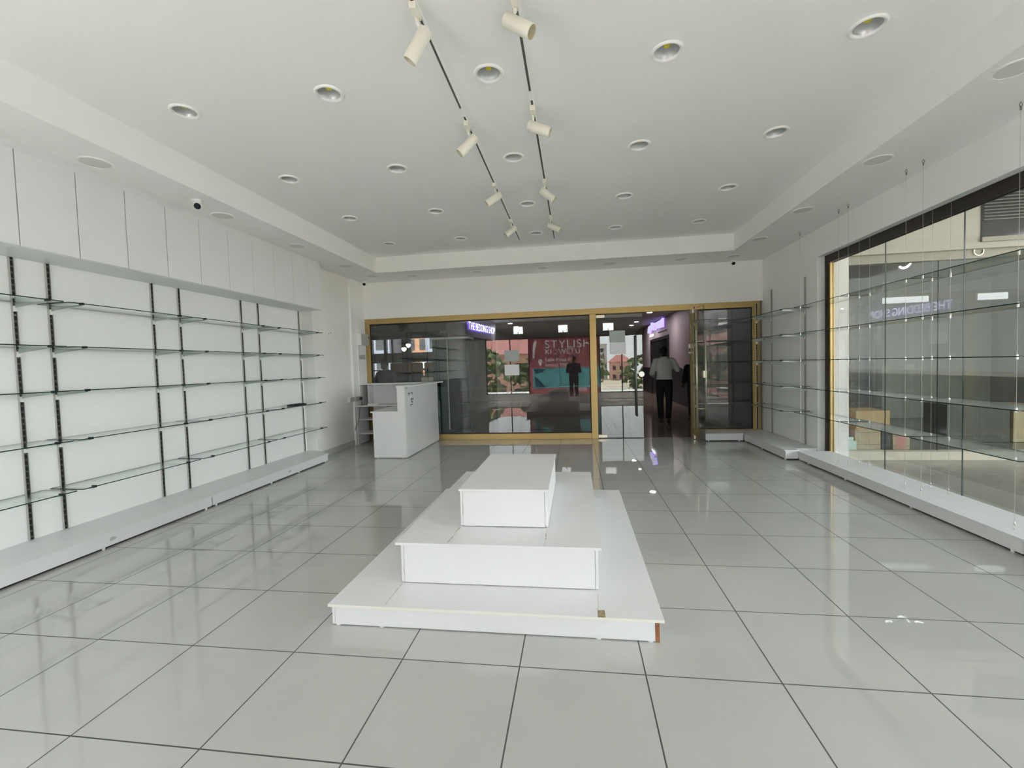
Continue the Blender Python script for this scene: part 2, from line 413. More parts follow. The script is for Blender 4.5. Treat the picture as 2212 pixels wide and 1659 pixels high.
# front wall behind the camera, with its big window and small high openings
fwm = MB(); HOLESX = [(-2.52, -2.11), (-0.65, -0.27), (1.15, 1.58)]
fwm.box(-4.75, 3.6, -0.92, -0.75, 0, 0.26, PAINT).box(-4.75, -3.73, -0.92, -0.75, 0.26, 2.6, PAINT).box(2.735, 3.6, -0.92, -0.75, 0.26, 2.6, PAINT)
fwm.box(-4.75, 3.6, -0.92, -0.75, 2.6, 2.78, CONC).box(-4.75, 3.6, -0.92, -0.75, 3.09, 3.95, CONC)
px_ = -4.75
for a, b in HOLESX + [(3.6, 3.6)]:
    fwm.box(px_, a, -0.92, -0.75, 2.78, 3.09, CONC); px_ = b
struct(fwm.build('wall_front'))
brk = MB()
for a, b in HOLESX: brk.box((a+b)/2-.012, (a+b)/2+.012, -0.80, -0.77, 2.775, 2.87, BLACK)
struct(brk.build('trim_2'))

# front window (behind the camera): mullions and panes
fwn = thing('window_3', 'wide front window behind the camera', 'window', (-0.5, -0.8, 0.26)); fwn['kind'] = 'structure'
mu = MB()
for x in (-3.73, -2.70, -1.92, 0.98, 1.86, 2.695): mu.box(x, x+.04, -0.87, -0.81, .26, 2.6, BRONZE)
mu.box(-3.73, 2.735, -0.87, -0.81, .26, .30, BRONZE).box(-3.73, 2.735, -0.87, -0.81, 2.56, 2.6, BRONZE)
mu.build('window_frame', fwn)
for a, b in ((-3.69,-2.70),(-2.66,-1.92),(-1.88,.98),(1.02,1.86),(1.90,2.695)):
    MB().box(a, b, -0.844, -0.838, .30, 2.56, GFRONT).build('pane', fwn)

# ---- storefront at the back: gold frame, fixed panes
st = thing('window_1', 'gold framed storefront glazing across the back', 'window', (-2, BY, 0)); st['kind'] = 'structure'
g = MB()
Y0, Y1 = BY-.005, BY+.095
g.box(-4.31, -4.215, Y0, Y1, 0, 2.53, GOLD).box(-4.215, 3.395, Y0, Y1, 2.42, 2.53, GOLD)
g.box(-4.215, 0.295, Y0, Y1, 0, 0.115, GOLD).box(0.295, 0.418, Y0-.01, Y1, 0, 2.42, GOLD)
g.box(2.165, 2.29, Y0-.01, Y1, 0, 2.42, GOLD).box(3.26, 3.395, Y0, Y1, 0, 2.42, GOLD).box(2.29, 3.26, Y0, Y1, 0, 0.16, GOLD)
g.build('frame', st, bevel=0.004)
gk = MB()
for (a, b) in ((-4.215, 0.295), (2.29, 3.26)):
    z0 = 0.115 if a < 0 else 0.16
    gk.box(a, b, BY+.03, BY+.05, 2.40, 2.42, RUBBER).box(a, b, BY+.03, BY+.05, z0, z0+.014, RUBBER)
    gk.box(a, a+.014, BY+.03, BY+.05, z0, 2.42, RUBBER).box(b-.014, b, BY+.03, BY+.05, z0, 2.42, RUBBER)
gk.build('gasket', st)
for a, b in ((-4.21, -3.00), (-2.996, -1.66), (-1.656, -0.315), (-0.311, 0.29)):
    MB().pane(a, b, BY+.036, BY+.044, .12, 2.415, GWIN, GEDGE).build('pane', st)
MB().pane(2.295, 3.255, BY+.036, BY+.044, .165, 2.415, GWIN, GEDGE).build('pane', st)

# ---- glass doors
d1 = thing('door_1', 'closed frameless glass door leaf with long pull handle', 'door', (0.42, BY, 0)); d1['kind'] = 'structure'
MB().pane(0.425, 1.290, BY+.034, BY+.046, .012, 2.405, GDOOR, GEDGE).build('door_glass', d1)
for z0, z1 in ((2.345, 2.405), (.012, .07)):
    MB().box(0.424, 0.585, BY+.022, BY+.058, z0, z1, BRASS).build('patch_fitting', d1, bevel=.003)
hp = MB()
for yy in (BY-.03, BY+.11): hp.tube([(1.155, yy, .43), (1.155, yy, 1.985)], .018, DSTEEL, 14)
for z in (.62, 1.80): hp.tube([(1.155, BY-.03, z), (1.155, BY+.11, z)], .009, DSTEEL, 10)
hp.build('pull_handle', d1, smooth=True)
lk = MB().lathe([(0.0, -.012), (.052, -.012), (.055, -.008), (.055, .06), (.0, .06)], STEEL, 28, (1.262, BY+.02, 1.237), 'y')
lk.build('door_lock', d1)
# open leaf, swung into the shop
HX, HY, LEN = 2.172, 8.80, 0.80
ang = math.atan2(8.03-HY, 2.178-HX)
d2 = thing('door_2', 'glass door leaf standing open into the shop', 'door', (HX, HY, 0)); d2['kind'] = 'structure'
MR = Matrix.Translation((HX, HY, 0)) @ Matrix.Rotation(ang, 4, 'Z')
b = MB(); b.pane(0.01, LEN, -.006, .006, .012, 2.405, GDOOR, GEDGE, M=MR); b.build('door_glass', d2)
for z0, z1 in ((2.345, 2.405), (.012, .07)):
    MB().box(0.0, .15, -.018, .018, z0, z1, BRASS, M=MR).build('patch_fitting', d2)
hp = MB()
for yy in (-.075, .075): hp.tube([MR @ Vector((.62, yy, .43)), MR @ Vector((.62, yy, 1.99))], .0135, BRASS, 14)
for z in (.62, 1.80): hp.tube([MR @ Vector((.62, -.075, z)), MR @ Vector((.62, .075, z))], .008, BRASS, 10)
hp.build('pull_handle', d2, smooth=True)
MB().box(.70, LEN+.004, -.016, .016, 1.17, 1.29, BRASS, M=MR).build('door_lock', d2, bevel=.003)
tag(MB().box(2.128, 2.160, BY-.004, BY+.02, 1.60, 1.78, WPLAS).box(2.13, 2.158, BY-.008, BY-.004, 1.63, 1.70, BLACK).build('door_entry_keypad', bevel=.002),
    'small white keypad on the gold post beside the open door', 'keypad')

# ---- side window on the right
sw = thing('window_2', 'tall side window with dark frame on the right wall', 'window', (3.57, 4, .13)); sw['kind'] = 'structure'
f = MB().box(3.53, 3.585, 6.875, 6.945, .115, 2.885, BRONZE).box(3.53, 3.585, 0.3, 6.875, 2.775, 2.885, BRONZE).box(3.575, 3.60, 6.945, 6.965, .115, 2.885, BRONZE)
f.box(3.585, 3.60, .3, 6.9, 2.77, 2.80, BRONZE)
f.build('frame', sw)
gb = MB()
for a, bb in ((6.835, 6.848), (6.850, 6.862), (6.864, 6.875)): gb.box(3.545, 3.598, a, bb, .115, 2.775, GOLD)
gb.build('glazing_bead', sw)
ys_ = [6.835, 5.772, 4.712, 3.65, 2.59, 1.45, .3]
for a, bb in zip(ys_[:-1], ys_[1:]):
    MB().pane(3.575, 3.585, bb+.002, a-.002, .115, 2.78, GSIDE, GEDGE).build('pane', sw)

# ================================================================== LEFT WALL SHELVING
SHZ = [2.12, 1.745, 1.372, 0.95, 0.522]
RSHZ = [2.19, 1.81, 1.425, 1.03, 0.66]
LEVEL = ['top', 'second from top', 'middle', 'second from bottom', 'bottom']
def bracket_mb(depth, side, mt=None):
    mt = mt or BRKT
    """tapered blade bracket; +x out of the wall when side = 1"""
    b = MB(); s = side
    prof = [(0.012, -.004), (depth-.02, -.004), (depth-.015, -.014), (0.06, -.038), (0.012, -.05)]
    for t in (-.0035,):
        vs = [(s*x, -.0035, z) for x, z in prof] + [(s*x, .0035, z) for x, z in prof]; n = len(prof)
        b.faces(vs, [list(range(n)), list(range(n, 2*n))[::-1]] + [(i, n+i, n+(i+1) % n, (i+1) % n) for i in range(n)], mt)
    b.box(s*.006, s*.026, -.012, .012, -.075, -.03, WMET)
    return b
def upright(name_label, x, y, z0, z1, side, levels, depth, group, axis='x'):
    """slotted standard on a wall; brackets hang on it at every shelf"""
    r = thing('shelf_upright', name_label, 'shelf upright', (x, y, z0), group)
    if axis == 'y': r.rotation_euler = (0, 0, -PI/2)
    s = side
    rl = MB().box(0, s*.016, -.016, -.011, 0, z1-z0, STEEL).box(0, s*.016, .011, .016, 0, z1-z0, STEEL).box(0, s*.010, -.011, .011, 0, z1-z0, RAIL)
    local(rl, 'rail', r)
    for z in levels:
        bo = local(bracket_mb(depth, s), 'bracket', r); bo.location = (0, 0, z-z0)
        c = local(MB().box(s*(depth-.032), s*(depth+.004), -.009, .009, -.006, .013, BLACK), 'clip', bo)
        c['label'] = 'dark clip at the bracket tip'
    return r
ORD = ['first', 'second', 'third', 'fourth', 'fifth', 'sixth', 'seventh', 'eighth']
LU = [3.09, 3.345, 4.315, 4.65, 5.625, 5.96, 6.93]
upright('slotted steel shelf upright on the left wall, outside the picture edge', LN, 2.05, .14, 2.495, 1, SHZ, .35, 'uprights on the left wall')
for i, y in enumerate(LU):
    w = 'nearest the camera' if i == 0 else ('farthest, beside the wall end' if i == 6 else '%s from the camera' % ORD[i])
    upright('slotted steel shelf upright on the left wall, %s of seven' % w, LN, y, .14, 2.495, 1, SHZ, .35, 'uprights on the left wall')
BAYS = [(1.96, 3.205), (3.245, 4.475), (4.505, 5.785), (5.815, 7.075)]
BN = ['bay nearest the camera', 'second bay', 'third bay', 'farthest bay']
def shelf(x0, x1, y0, y1, z, label, group):
    c = .012
    o = MB().prism([(x0+c, y0), (x1-c, y0), (x1, y0+c), (x1, y1-c), (x1-c, y1), (x0+c, y1), (x0, y1-c), (x0, y0+c)], z+.0005, z+.0085, GSHELF, GEDGE).build('glass_shelf')
    return tag(o, label, 'glass shelf', group)
for bi, (a, bb) in enumerate(BAYS):
    for li, z in enumerate(SHZ):
        dz = 0.006 if bi % 2 == 0 else 0.0
        e = a - 0.0
        shelf(LN+.004, -4.205, a, bb, z, 'green-edged glass shelf on left wall, %s, %s of five' % (BN[bi], LEVEL[li]), 'glass shelves on the left wall')
tag(MB().prism([(-4.40, 6.30), (-4.26, 6.28), (-4.25, 6.57), (-4.39, 6.60)], SHZ[3]+.0085, SHZ[3]+.030, BLACK).prism([(-4.38, 6.33), (-4.28, 6.31), (-4.27, 6.54), (-4.37, 6.57)], SHZ[3]+.030, SHZ[3]+.036, BLACK).build('display_stand'),
    'small flat black stand lying on a left wall glass shelf', 'display stand')

# overhead cabinets
CY = [2.035, 2.865, 3.695, 4.525, 5.355, 6.185, 6.955]
for i in range(6):
    y0, y1 = CY[i], CY[i+1]
    w = ['nearest the camera, cut by picture edge', 'second from the camera', 'third from the camera', 'fourth from the camera', 'fifth from the camera', 'farthest from the camera'][i]
    r = thing('overhead_cabinet', 'white two-door overhead cabinet above left glass shelves, %s' % w, 'cabinet', (LN, y0, 2.49), 'overhead cabinets on the left wall')
    MB().box(LN+.002, -4.142, y0+.001, y1-.001, 2.49, 3.215, LAM).build('carcass', r)
    ym = y0 + (.415 if i < 5 else .40)
    gp = .004 if i < 3 else .0025
    MB().box(-4.140, -4.12, y0+gp, ym-gp, 2.494, 3.212, LAM).build('door', r, bevel=.0015)
    MB().box(-4.140, -4.12, ym+gp, y1-gp, 2.494, 3.212, LAM).build('door', r, bevel=.0015)
struct(MB().box(LN, -4.135, 2.03, 6.955, 3.216, SOF, LAM).build('trim_3'))

# low plinths
def plinth(label, pts_top, pts_body, z, front, feet, fx, joint=None):
    r = thing('display_plinth', label, 'plinth', (pts_top[0][0], pts_top[0][1], 0), 'low white display plinths')
    MB().prism(pts_body, .020, z-.018, LAM).build('box', r)
    MB().prism(pts_top, z-.018, z, LAM).build('top_board', r)
    cx = sum(p[0] for p in pts_body)/len(pts_body); cy = sum(p[1] for p in pts_body)/len(pts_body)
    MB().prism([(p[0] + (.03 if p[0] < cx else -.03), p[1] + (.03 if p[1] < cy else -.03)) for p in pts_body], .001, .020, GAPSHADE).build('gap_shade_strip', r)  # dark strip added to paint the shade in the floor gap
    for (x, y) in feet:
        MB().lathe([(0, 0), (.012, 0), (.012, .020), (0, .020)], WPLAS, 12, (x, y, 0)).build('foot', r)
    return r
plinth('long low white plinth under left wall shelves, nearer segment', [(LN, 1.96), (-4.03, 1.96), (-4.03, 4.40), (LN, 4.40)], [(LN+.01, 1.97), (-4.04, 1.97), (-4.04, 4.395), (LN+.01, 4.395)], .136, None,
       [(-4.055, y) for y in (2.2, 3.25, 4.33)], None)
plinth('long low white plinth under left wall shelves, farther segment', [(LN, 4.405), (-4.03, 4.405), (-4.03, 6.77), (LX+.0, 6.985), (LN, 6.985)], [(LN+.01, 4.41), (-4.04, 4.41), (-4.04, 6.76), (LX-.01, 6.975), (LN+.01, 6.975)], .136, None,
       [(-4.055, y) for y in (4.47, 5.4, 6.0, 6.7)], None)
plinth('low white plinth along right wall corner, under the bracket shelves', [(2.945, 6.84), (3.14, 6.84), (3.14, 6.963), (3.435, 6.963), (3.435, 8.815), (2.945, 8.815)], [(2.96, 6.85), (3.13, 6.85), (3.13, 6.975), (3.43, 6.975), (3.43, 8.81), (2.96, 8.81)], .146, None,
       [(2.975, y) for y in (6.9, 7.7, 8.4)], None)
plinth('short low white plinth by the open glass door', [(2.30, 8.42), (2.943, 8.42), (2.943, 8.815), (2.30, 8.815)], [(2.305, 8.432), (2.94, 8.432), (2.94, 8.81), (2.305, 8.81)], .143, None,
       [(2.36, 8.46), (2.88, 8.46)], None)
plinth('long low white plinth under the side window, farther segment', [(3.115, 3.60), (3.545, 3.60), (3.545, 6.838), (3.115, 6.838)], [(3.128, 3.61), (3.54, 3.61), (3.54, 6.83), (3.128, 6.83)], .133, None,
       [(3.145, y) for y in (3.7, 4.7, 5.75, 6.6)], None)
plinth('long low white plinth under the side window, nearer segment', [(3.115, 1.2), (3.545, 1.2), (3.545, 3.595), (3.115, 3.595)], [(3.128, 1.21), (3.54, 1.21), (3.54, 3.59), (3.128, 3.59)], .133, None,
       [(3.145, y) for y in (1.3, 2.4, 3.4)], None)
for (y, z, lab) in ((3.321, .073, 'peeled white sticker on left plinth front, nearer the camera'), (5.775, .076, 'peeled white sticker on left plinth front, farther from camera')):
    pts = [(-.030, -.012), (-.008, -.018), (.026, -.010), (.030, .006), (.004, .016), (-.022, .014)]
    tag(MB().faces([(-4.0385, y+a, z+b_) for a, b_ in pts] + [(-4.0398, y+a, z+b_) for a, b_ in pts], [list(range(6)), list(range(6, 12))[::-1]] + [(i, 6+i, 6+(i+1) % 6, (i+1) % 6) for i in range(6)], GPLAS).build('sticker_residue'), lab, 'sticker', 'sticker residues on the left plinth')

# ================================================================== RIGHT WALL AND CORNER SHELVING
for y, w in ((7.28, 'nearer the side window'), (8.435, 'nearer the back corner')):
    upright('slotted steel shelf upright on the right wall, %s' % w, RX, y, .148, 2.665, -1, RSHZ, .36, 'uprights on the right wall')
for li, z in enumerate(RSHZ):
    shelf(3.075, RX-.004, 7.15, 8.452, z, 'glass shelf on white brackets on the right wall, %s of five' % LEVEL[li], 'bracket shelves on the right wall')
# corner bay on the storefront frame
for x, w in ((2.228, 'left gold post, behind the open door'), (3.325, 'right gold post in the corner')):
    upright('slotted steel shelf upright on the storefront, %s' % w, x, BY-.006 if x > 3 else BY-.016, .16, 2.47, 1, RSHZ, .345, 'uprights on the storefront frame', 'y')
for li, z in enumerate(RSHZ):
    shelf(2.185, 3.068, 8.47, BY-.03, z, 'glass shelf across the storefront behind the open door, %s of five' % LEVEL[li], 'corner shelves on the storefront')

# cable-hung shelves before the side window
CB = [(5.965, 7.085), (4.835, 5.925), (3.705, 4.80)]
CN = ['farthest bay', 'middle bay', 'nearest bay']
for bi, (a, bb) in enumerate(CB):
    for li, z in enumerate(RSHZ):
        shelf(3.18, 3.535, a, bb, z, 'wire-hung glass shelf by side window, %s, %s of five' % (CN[bi], LEVEL[li]), 'wire-hung shelves by the side window')
def cable(x, y, label):
    r = thing('hanging_wire', label, 'hanging wire', (x, y, .133), 'wires holding the window shelves')
    H = SOF-.133
    wm = MB().tube([(0, 0, .05), (0, 0, H-.055)], .0014, STEEL, 6); local(wm, 'wire', r)
    e = MB(); ring = [(.010*math.cos(a), 0, H-.022+.012*math.sin(a)) for a in [2*PI*k/12 for k in range(13)]]
    e.tube(ring, .0028, DSTEEL, 6).tube([(0, 0, H-.01), (0, 0, H)], .003, DSTEEL, 6).tube([(0, 0, H-.06), (0, 0, H-.034)], .006, DSTEEL, 8)
    local(e, 'eye_hook', r, smooth=True)
    b2 = MB(); ring = [(.009*math.cos(a), 0, .02+.010*math.sin(a)) for a in [2*PI*k/12 for k in range(13)]]
    b2.tube(ring, .0025, STEEL, 6).tube([(0, 0, 0), (0, 0, .010)], .004, STEEL, 6).tube([(0, 0, .03), (0, 0, .055)], .005, STEEL, 8)
    local(b2, 'bottom_hook', r, smooth=True)
    for z in RSHZ:
        local(MB().lathe([(0, -.017), (.008, -.017), (.008, -.0005), (0, -.0005)], STEEL, 12, (0, 0, z-.133)).lathe([(0, .009), (.007, .009), (.007, .018), (0, .018)], STEEL, 12, (0, 0, z-.133)), 'shelf_clamp', r)
    return r
CW = [(7.01, 'farthest'), (6.06, 'second farthest'), (5.865, 'third farthest'), (4.93, 'third nearest'), (4.715, 'second nearest'), (3.80, 'nearest')]
for y, w in CW:
    cable(3.237, y, 'steel wire from ceiling to plinth, row facing the room, %s from camera' % w)
for y, w in CW:
    cable(3.468, y, 'steel wire from ceiling to plinth, row against window glass, %s from camera' % w)

# ================================================================== PODIUM
def platform(label, x0, x1, y0, y1, z0, z1, bx, th=.016):
    r = thing('display_platform', label, 'display platform', ((x0+x1)/2, y0, z0), 'stacked white display platforms')
    b0, b1 = bx
    MB().box(b0+.02, b1-.02, y0+.004, y0+.022, z0+.006, z1-th, LAM).build('front_panel', r, bevel=.001)
    MB().box(b0+.02, b1-.02, y1-.04, y1-.02, z0+.006, z1-th, LAM).build('back_panel', r)
    MB().box(b0, b0+.018, y0+.006, y1-.02, z0+.006, z1-th, LAM).build('side_panel', r, bevel=.001)
    MB().box(b1-.018, b1, y0+.006, y1-.02, z0+.006, z1-th, LAM).build('side_panel', r, bevel=.001)
    MB().box(x0, x1, y0, y1, z1-th, z1, LAM, EDGE if z0 < .1 else LAM).build('top_board', r, bevel=.001)
    return r
p1 = platform('large bottom platform of the white stepped display in mid floor', -1.458, .430, 2.362, 4.80, 0, .123, (-1.435, .403))
p2 = platform('middle platform of the white stepped display in mid floor', -1.155, .130, 2.645, 4.53, .123, .381, (-1.119, .108))
p3 = platform('smallest top platform of the white stepped display in mid floor', -.812, -.197, 2.945, 4.142, .381, .642, (-.804, -.205))
o = MB().box(.384, .4045, 2.3625, 2.3665, .004, .106, RAWW).build('bare_edge', p1); o['label'] = 'bare brown board edge at the front corner'
for x in (-1.135, .089, -1.40, .36): MB().lathe([(0, 0), (.016, 0), (.016, .006), (0, .006)], WPLAS, 12, (x, 2.38, 0)).build('foot', p1)
o = MB().prism([(.087, 2.3625), (.128, 2.3625), (.128, 2.435), (.089, 2.43)], .1228, .1238, CHIP).build('chipped_patch', p1); o['label'] = 'chipped patch of bare board'
def glue(pts, w, z, par):
    g_ = MB(); random.seed(len(pts)*7+int(pts[0][0]*100))
    for (a, b) in zip(pts[:-1], pts[1:]):
        w0 = w*random.uniform(.4, 1.3)
        g_.prism([(a[0]-w0, a[1]), (b[0]-w0, b[1]), (b[0]+w0*.6, b[1]), (a[0]+w0*.6, a[1])], z-.0002, z+.0006, GLUE)
    o = g_.build('glue_line', par); o['label'] = 'tan line of dried glue'
    return o
glue([(-1.112, 2.64), (-1.115, 2.58), (-1.112, 2.52), (-1.118, 2.45), (-1.114, 2.38)], .0045, .123, p1)
glue([(.100, 2.60), (.096, 2.54), (.097, 2.47), (.088, 2.43)], .0022, .123, p1)
glue([(-.806, 2.93), (-.812, 2.85), (-.810, 2.76), (-.818, 2.66)], .0055, .381, p2)
glue([(-.208, 2.94), (-.212, 2.85), (-.207, 2.76), (-.211, 2.655)], .0042, .381, p2)
def scr(pts, r, par):
    o = MB().tube(pts, r, GLUE, 5).build('scuff_mark', par); return o
scr([(-.788, 2.9488, .55), (-.786, 2.9486, .50), (-.790, 2.9488, .46)], .0018, p3)
scr([(-.226, 2.9488, .41), (-.216, 2.9488, .385)], .0018, p3)
scr([(-.78, 2.9488, .622), (-.60, 2.9488, .622)], .0008, p3)
scr([(-1.105, 2.6488, .22), (-1.103, 2.6488, .18)], .0016, p2)

# ================================================================== RECEPTION COUNTER
rc = thing('reception_counter', 'white corner reception counter with raised ledge by the left wall', 'reception counter', (-3.1, 7.9, 0))
def part(name, x0, x1, y0, y1, z0, z1, mt=LAM, side=None, par=rc, bev=.0015):
    return MB().box(x0, x1, y0, y1, z0, z1, mt, side).build(name, par, bevel=bev)
part('front_panel', -2.795, -2.775, 7.0, 8.74, .012, 1.182, LAMG)
part('inner_panel', -2.915, -2.897, 7.0, 8.50, .782, 1.182)
part('end_panel', -2.897, -2.795, 7.001, 7.019, .782, 1.182)
part('end_panel', -3.352, -2.795, 7.0, 7.019, .012, .764)
part('worktop', -3.393, -2.795, 7.0, 8.26, .764, .782)
part('ledge', -2.93, -2.665, 6.985, 8.80, 1.182, 1.203)
part('ledge', -4.30, -2.93, 8.42, 8.80, 1.182, 1.203)
part('back_panel', -4.15, -2.915, 8.72, 8.74, .012, 1.182)
part('side_panel', -4.15, -4.13, 8.50, 8.72, .782, 1.182)
part('desk_top', -4.285, -2.915, 8.22, 8.72, .764, .782)
part('side_panel', -4.275, -4.257, 8.235, 8.72, .012, .764)
part('shelf', -4.257, -3.72, 8.29, 8.72, .49, .508)
part('shelf', -4.257, -3.72, 8.29, 8.72, .212, .230)
part('divider', -3.72, -3.70, 8.26, 8.72, .012, .764)
dr = part('drawer', -3.70, -3.36, 8.25, 8.70, .66, .75, LAMG)
for (x, y) in ((-3.30, 7.03), (-2.86, 7.03), (-2.80, 7.9), (-2.80, 8.6), (-4.26, 8.3)):
    MB().lathe([(0, 0), (.014, 0), (.014, .012), (0, .012)], WPLAS, 10, (x, y, 0)).build('foot', rc)
tp = MB()
def stroke(y0, z0, y1, z1, w=.007):
    d = Vector((0, y1-y0, z1-z0)).normalized(); nrm = Vector((0, -d.z, d.y))*w
    a, b = Vector((-2.7745, y0, z0)), Vector((-2.7745, y1, z1))
    vs = [a+nrm, a-nrm, b-nrm, b+nrm]
    tp.faces([v for v in vs] + [v + Vector((.0012, 0, 0)) for v in vs], [(3,2,1,0), (4,5,6,7), (0,1,5,4), (1,2,6,5), (2,3,7,6), (3,0,4,7)], BLACK)
for s in ((7.075,1.175,7.074,1.14), (7.13,1.065,7.225,1.066), (7.15,1.06,7.145,1.025), (7.222,1.066,7.222,1.028), (7.26,1.068,7.33,1.072), (7.335,1.072,7.330,1.03), (7.285,1.068,7.285,1.045),
          (7.27,.966,7.375,.968), (7.272,.965,7.268,.925), (7.268,.945,7.33,.946), (7.37,.962,7.365,.935), (7.265,.912,7.345,.910), (7.265,.925,7.345,.895), (7.215,.858,7.33,.872)):
    stroke(*s)
o = tp.build('tape_residue', rc); o['label'] = 'black scraps of tape on the grey front panel'

# electrical things by the counter
r = thing('distribution_box', 'grey-white electrical box on the pier by the storefront', 'electrical box', (-4.31, 8.62, 1.98))
MB().box(-4.308, -4.225, 8.46, 8.80, 1.98, 2.21, WPLAS).build('box', r, bevel=.004)
MB().box(-4.225, -4.215, 8.465, 8.795, 1.985, 2.205, GPLAS).build('door', r, bevel=.003)
MB().box(-4.215, -4.209, 8.755, 8.785, 2.13, 2.165, BLACK).build('latch', r)
tag(MB().box(-4.31, -4.298, 8.46, 8.76, 1.70, 1.785, GPLAS).build('switch_plate', bevel=.003), 'flat grey switch plate below the electrical box', 'switch plate')
tag(MB().box(-4.31, -4.292, 8.455, 8.475, .962, 1.975, WPLAS).build('cable_trunking'), 'white cable trunking running down the pier from electrical box', 'cable trunking')
sk = thing('wall_socket', 'double wall socket beside the counter desk', 'socket', (-4.34, 8.25, .9))
MB().box(-4.348, -4.30, 8.05, 8.10, .862, .955, WPLAS).box(-4.308, -4.284, 8.262, 8.50, .868, .958, GPLAS).build('plate', sk, bevel=.003)
MB().box(-4.348, -4.31, 8.10, 8.258, .866, .956, GPLAS).build('back_box', sk, bevel=.003)
pg = thing('power_lead', 'black plug and cord hanging over the counter desk', 'power cord', (-4.25, 8.43, .9))
MB().box(-4.284, -4.24, 8.405, 8.45, .885, .94, BLACK).build('plug', pg, bevel=.006)
pts = [(-4.25, 8.43, .89), (-4.235, 8.40, .82), (-4.22, 8.36, .79), (-4.12, 8.32, .793), (-4.05, 8.30, .797)]
MB().tube(pts, .005, BLACK, 8).build('cord', pg, smooth=True)
pts = [(-4.08, 8.33, .80), (-4.16, 8.24, .79), (-4.18, 8.205, .74), (-4.20, 8.20, .58), (-4.23, 8.20, .46), (-4.29, 8.215, .36), (-4.31, 8.22, .30)]
MB().tube(pts, .0045, BLACK, 8).build('cord', pg, smooth=True)
tag(MB().box(-4.06, -3.86, 8.27, 8.33, .7825, .812, WPLAS).build('power_strip', bevel=.004), 'white power strip lying on the counter desk', 'power strip')
for i, (y, z) in enumerate(((7.50, 2.145), (7.56, 2.165))):
    tag(MB().box(LX, LX+.004, y-.012, y+.012, z-.006, z+.005, BLACK).build('wall_hook'), ['tiny dark hook on the left wall, nearer the shelves', 'tiny dark hook on the left wall, nearer the counter'][i], 'hook', 'tiny wall hooks')

# ================================================================== CEILING FITTINGS
def downlight(loc, label):
    r = thing('recessed_downlight', label, 'downlight', loc, 'recessed ceiling downlights')
    local(MB().lathe([(.107, 0), (.108, -.004), (.102, -.011), (.094, -.014), (.083, -.008), (.080, .004)], WMET, 40), 'trim_ring', r, smooth=True)
    local(MB().lathe([(.080, .002), (.074, .016), (.056, .032), (.034, .040), (.0001, .040)], REFL, 36), 'reflector', r, smooth=True)
    local(MB().box(-.019, .019, -.019, .019, .033, .0395, CHIPY), 'led_chip', r)
    return r
ROWN = ['row nearest the camera', 'second row from camera', 'third row from camera', 'row nearest the storefront']
COLN = ['leftmost', 'second from left', 'middle', 'second from right', 'rightmost']
d0 = None
for j, y in enumerate(DLY):
    for i, x in enumerate(DLX):
        lab = 'recessed downlight with yellow chip, %s, %s of five' % (ROWN[j], COLN[i])
        if d0 is None: d0 = downlight((x, y, CEI), lab)
        else: copy_tree(d0, (x, y, CEI), lab)
def disc(loc, label):
    r = thing('ceiling_panel_light', label, 'panel light', loc, 'flat round lights in the soffit')
    local(MB().lathe([(.1175, 0), (.1175, -.006), (.105, -.008), (.103, -.004)], WMET, 40), 'rim', r, smooth=False)
    local(MB().lathe([(.103, -.005), (.0001, -.005)], DISC, 40), 'diffuser', r)
    return r
SP = [(-3.91, 3.277, 'left side, nearest the camera'), (-3.905, 4.629, 'left side, second from the camera'), (-3.87, 5.943, 'left side, third from the camera'), (-3.84, 7.256, 'left side, fourth from the camera'), (-3.79, 8.168, 'back left corner'),
      (-3.066, 8.34, 'back side, leftmost'), (-1.796, 8.36, 'back side, second from left'), (-.551, 8.35, 'back side, middle'), (.665, 8.345, 'back side, second from right'), (1.906, 8.326, 'back side, rightmost'),
      (2.79, 8.36, 'back right corner above camera dome'), (2.80, 7.281, 'right side, fourth from the camera'), (2.814, 6.012, 'right side, third from the camera'), (2.815, 4.652, 'right side, second from the camera'), (2.827, 3.353, 'right side, nearest the camera')]
s0 = None
for x, y, w in SP:
    lab = 'flat round unlit panel light in the soffit, %s' % w
    if s0 is None: s0 = disc((x, y, SOF), lab)
    else: copy_tree(s0, (x, y, SOF), lab)

# tracks and spotlights
for x, w, y1 in ((-.852, 'left', 7.41), (-.285, 'right', 7.45)):
    r = thing('ceiling_track', '%s of the two long ceiling light tracks' % w, 'lighting track', (x, 4.5, CEI), 'ceiling light tracks')
    t = MB().box(x-.018, x-.009, 1.2, y1, 3.528, CEI, WMET).box(x+.009, x+.018, 1.2, y1, 3.528, CEI, WMET).box(x-.009, x+.009, 1.2, y1, 3.54, CEI, TRACKD)
    t.build('rail', r)
    jy = 3.62 if x < -.5 else 3.50
    MB().box(x-.0185, x+.0185, jy-.05, jy+.05, 3.525, CEI-.001, WMET).build('joint_clip', r, bevel=.002)
SPOTS = [(-.852, 2.53, (-.807, 2.592, 3.44), (-.903, 2.559, 3.275), 'left track, nearest the camera'), (-.852, 3.771, (-.796, 3.831, 3.434), (-.908, 3.761, 3.290), 'left track, second from the camera'),
         (-.852, 5.063, (-.799, 5.123, 3.43), (-.920, 5.032, 3.305), 'left track, third from the camera'), (-.852, 6.328, (-.791, 6.388, 3.436), (-.900, 6.297, 3.307), 'left track, farthest from the camera'),
         (-.285, 2.559, (-.345, 2.619, 3.455), (-.195, 2.590, 3.345), 'right track, nearest the camera'), (-.285, 3.656, (-.329, 3.716, 3.43), (-.172, 3.673, 3.329), 'right track, second from the camera'),
         (-.285, 5.081, (-.327, 5.141, 3.446), (-.203, 5.094, 3.310), 'right track, third from the camera'), (-.285, 6.298, (-.316, 6.358, 3.433), (-.182, 6.291, 3.317), 'right track, farthest from the camera')]
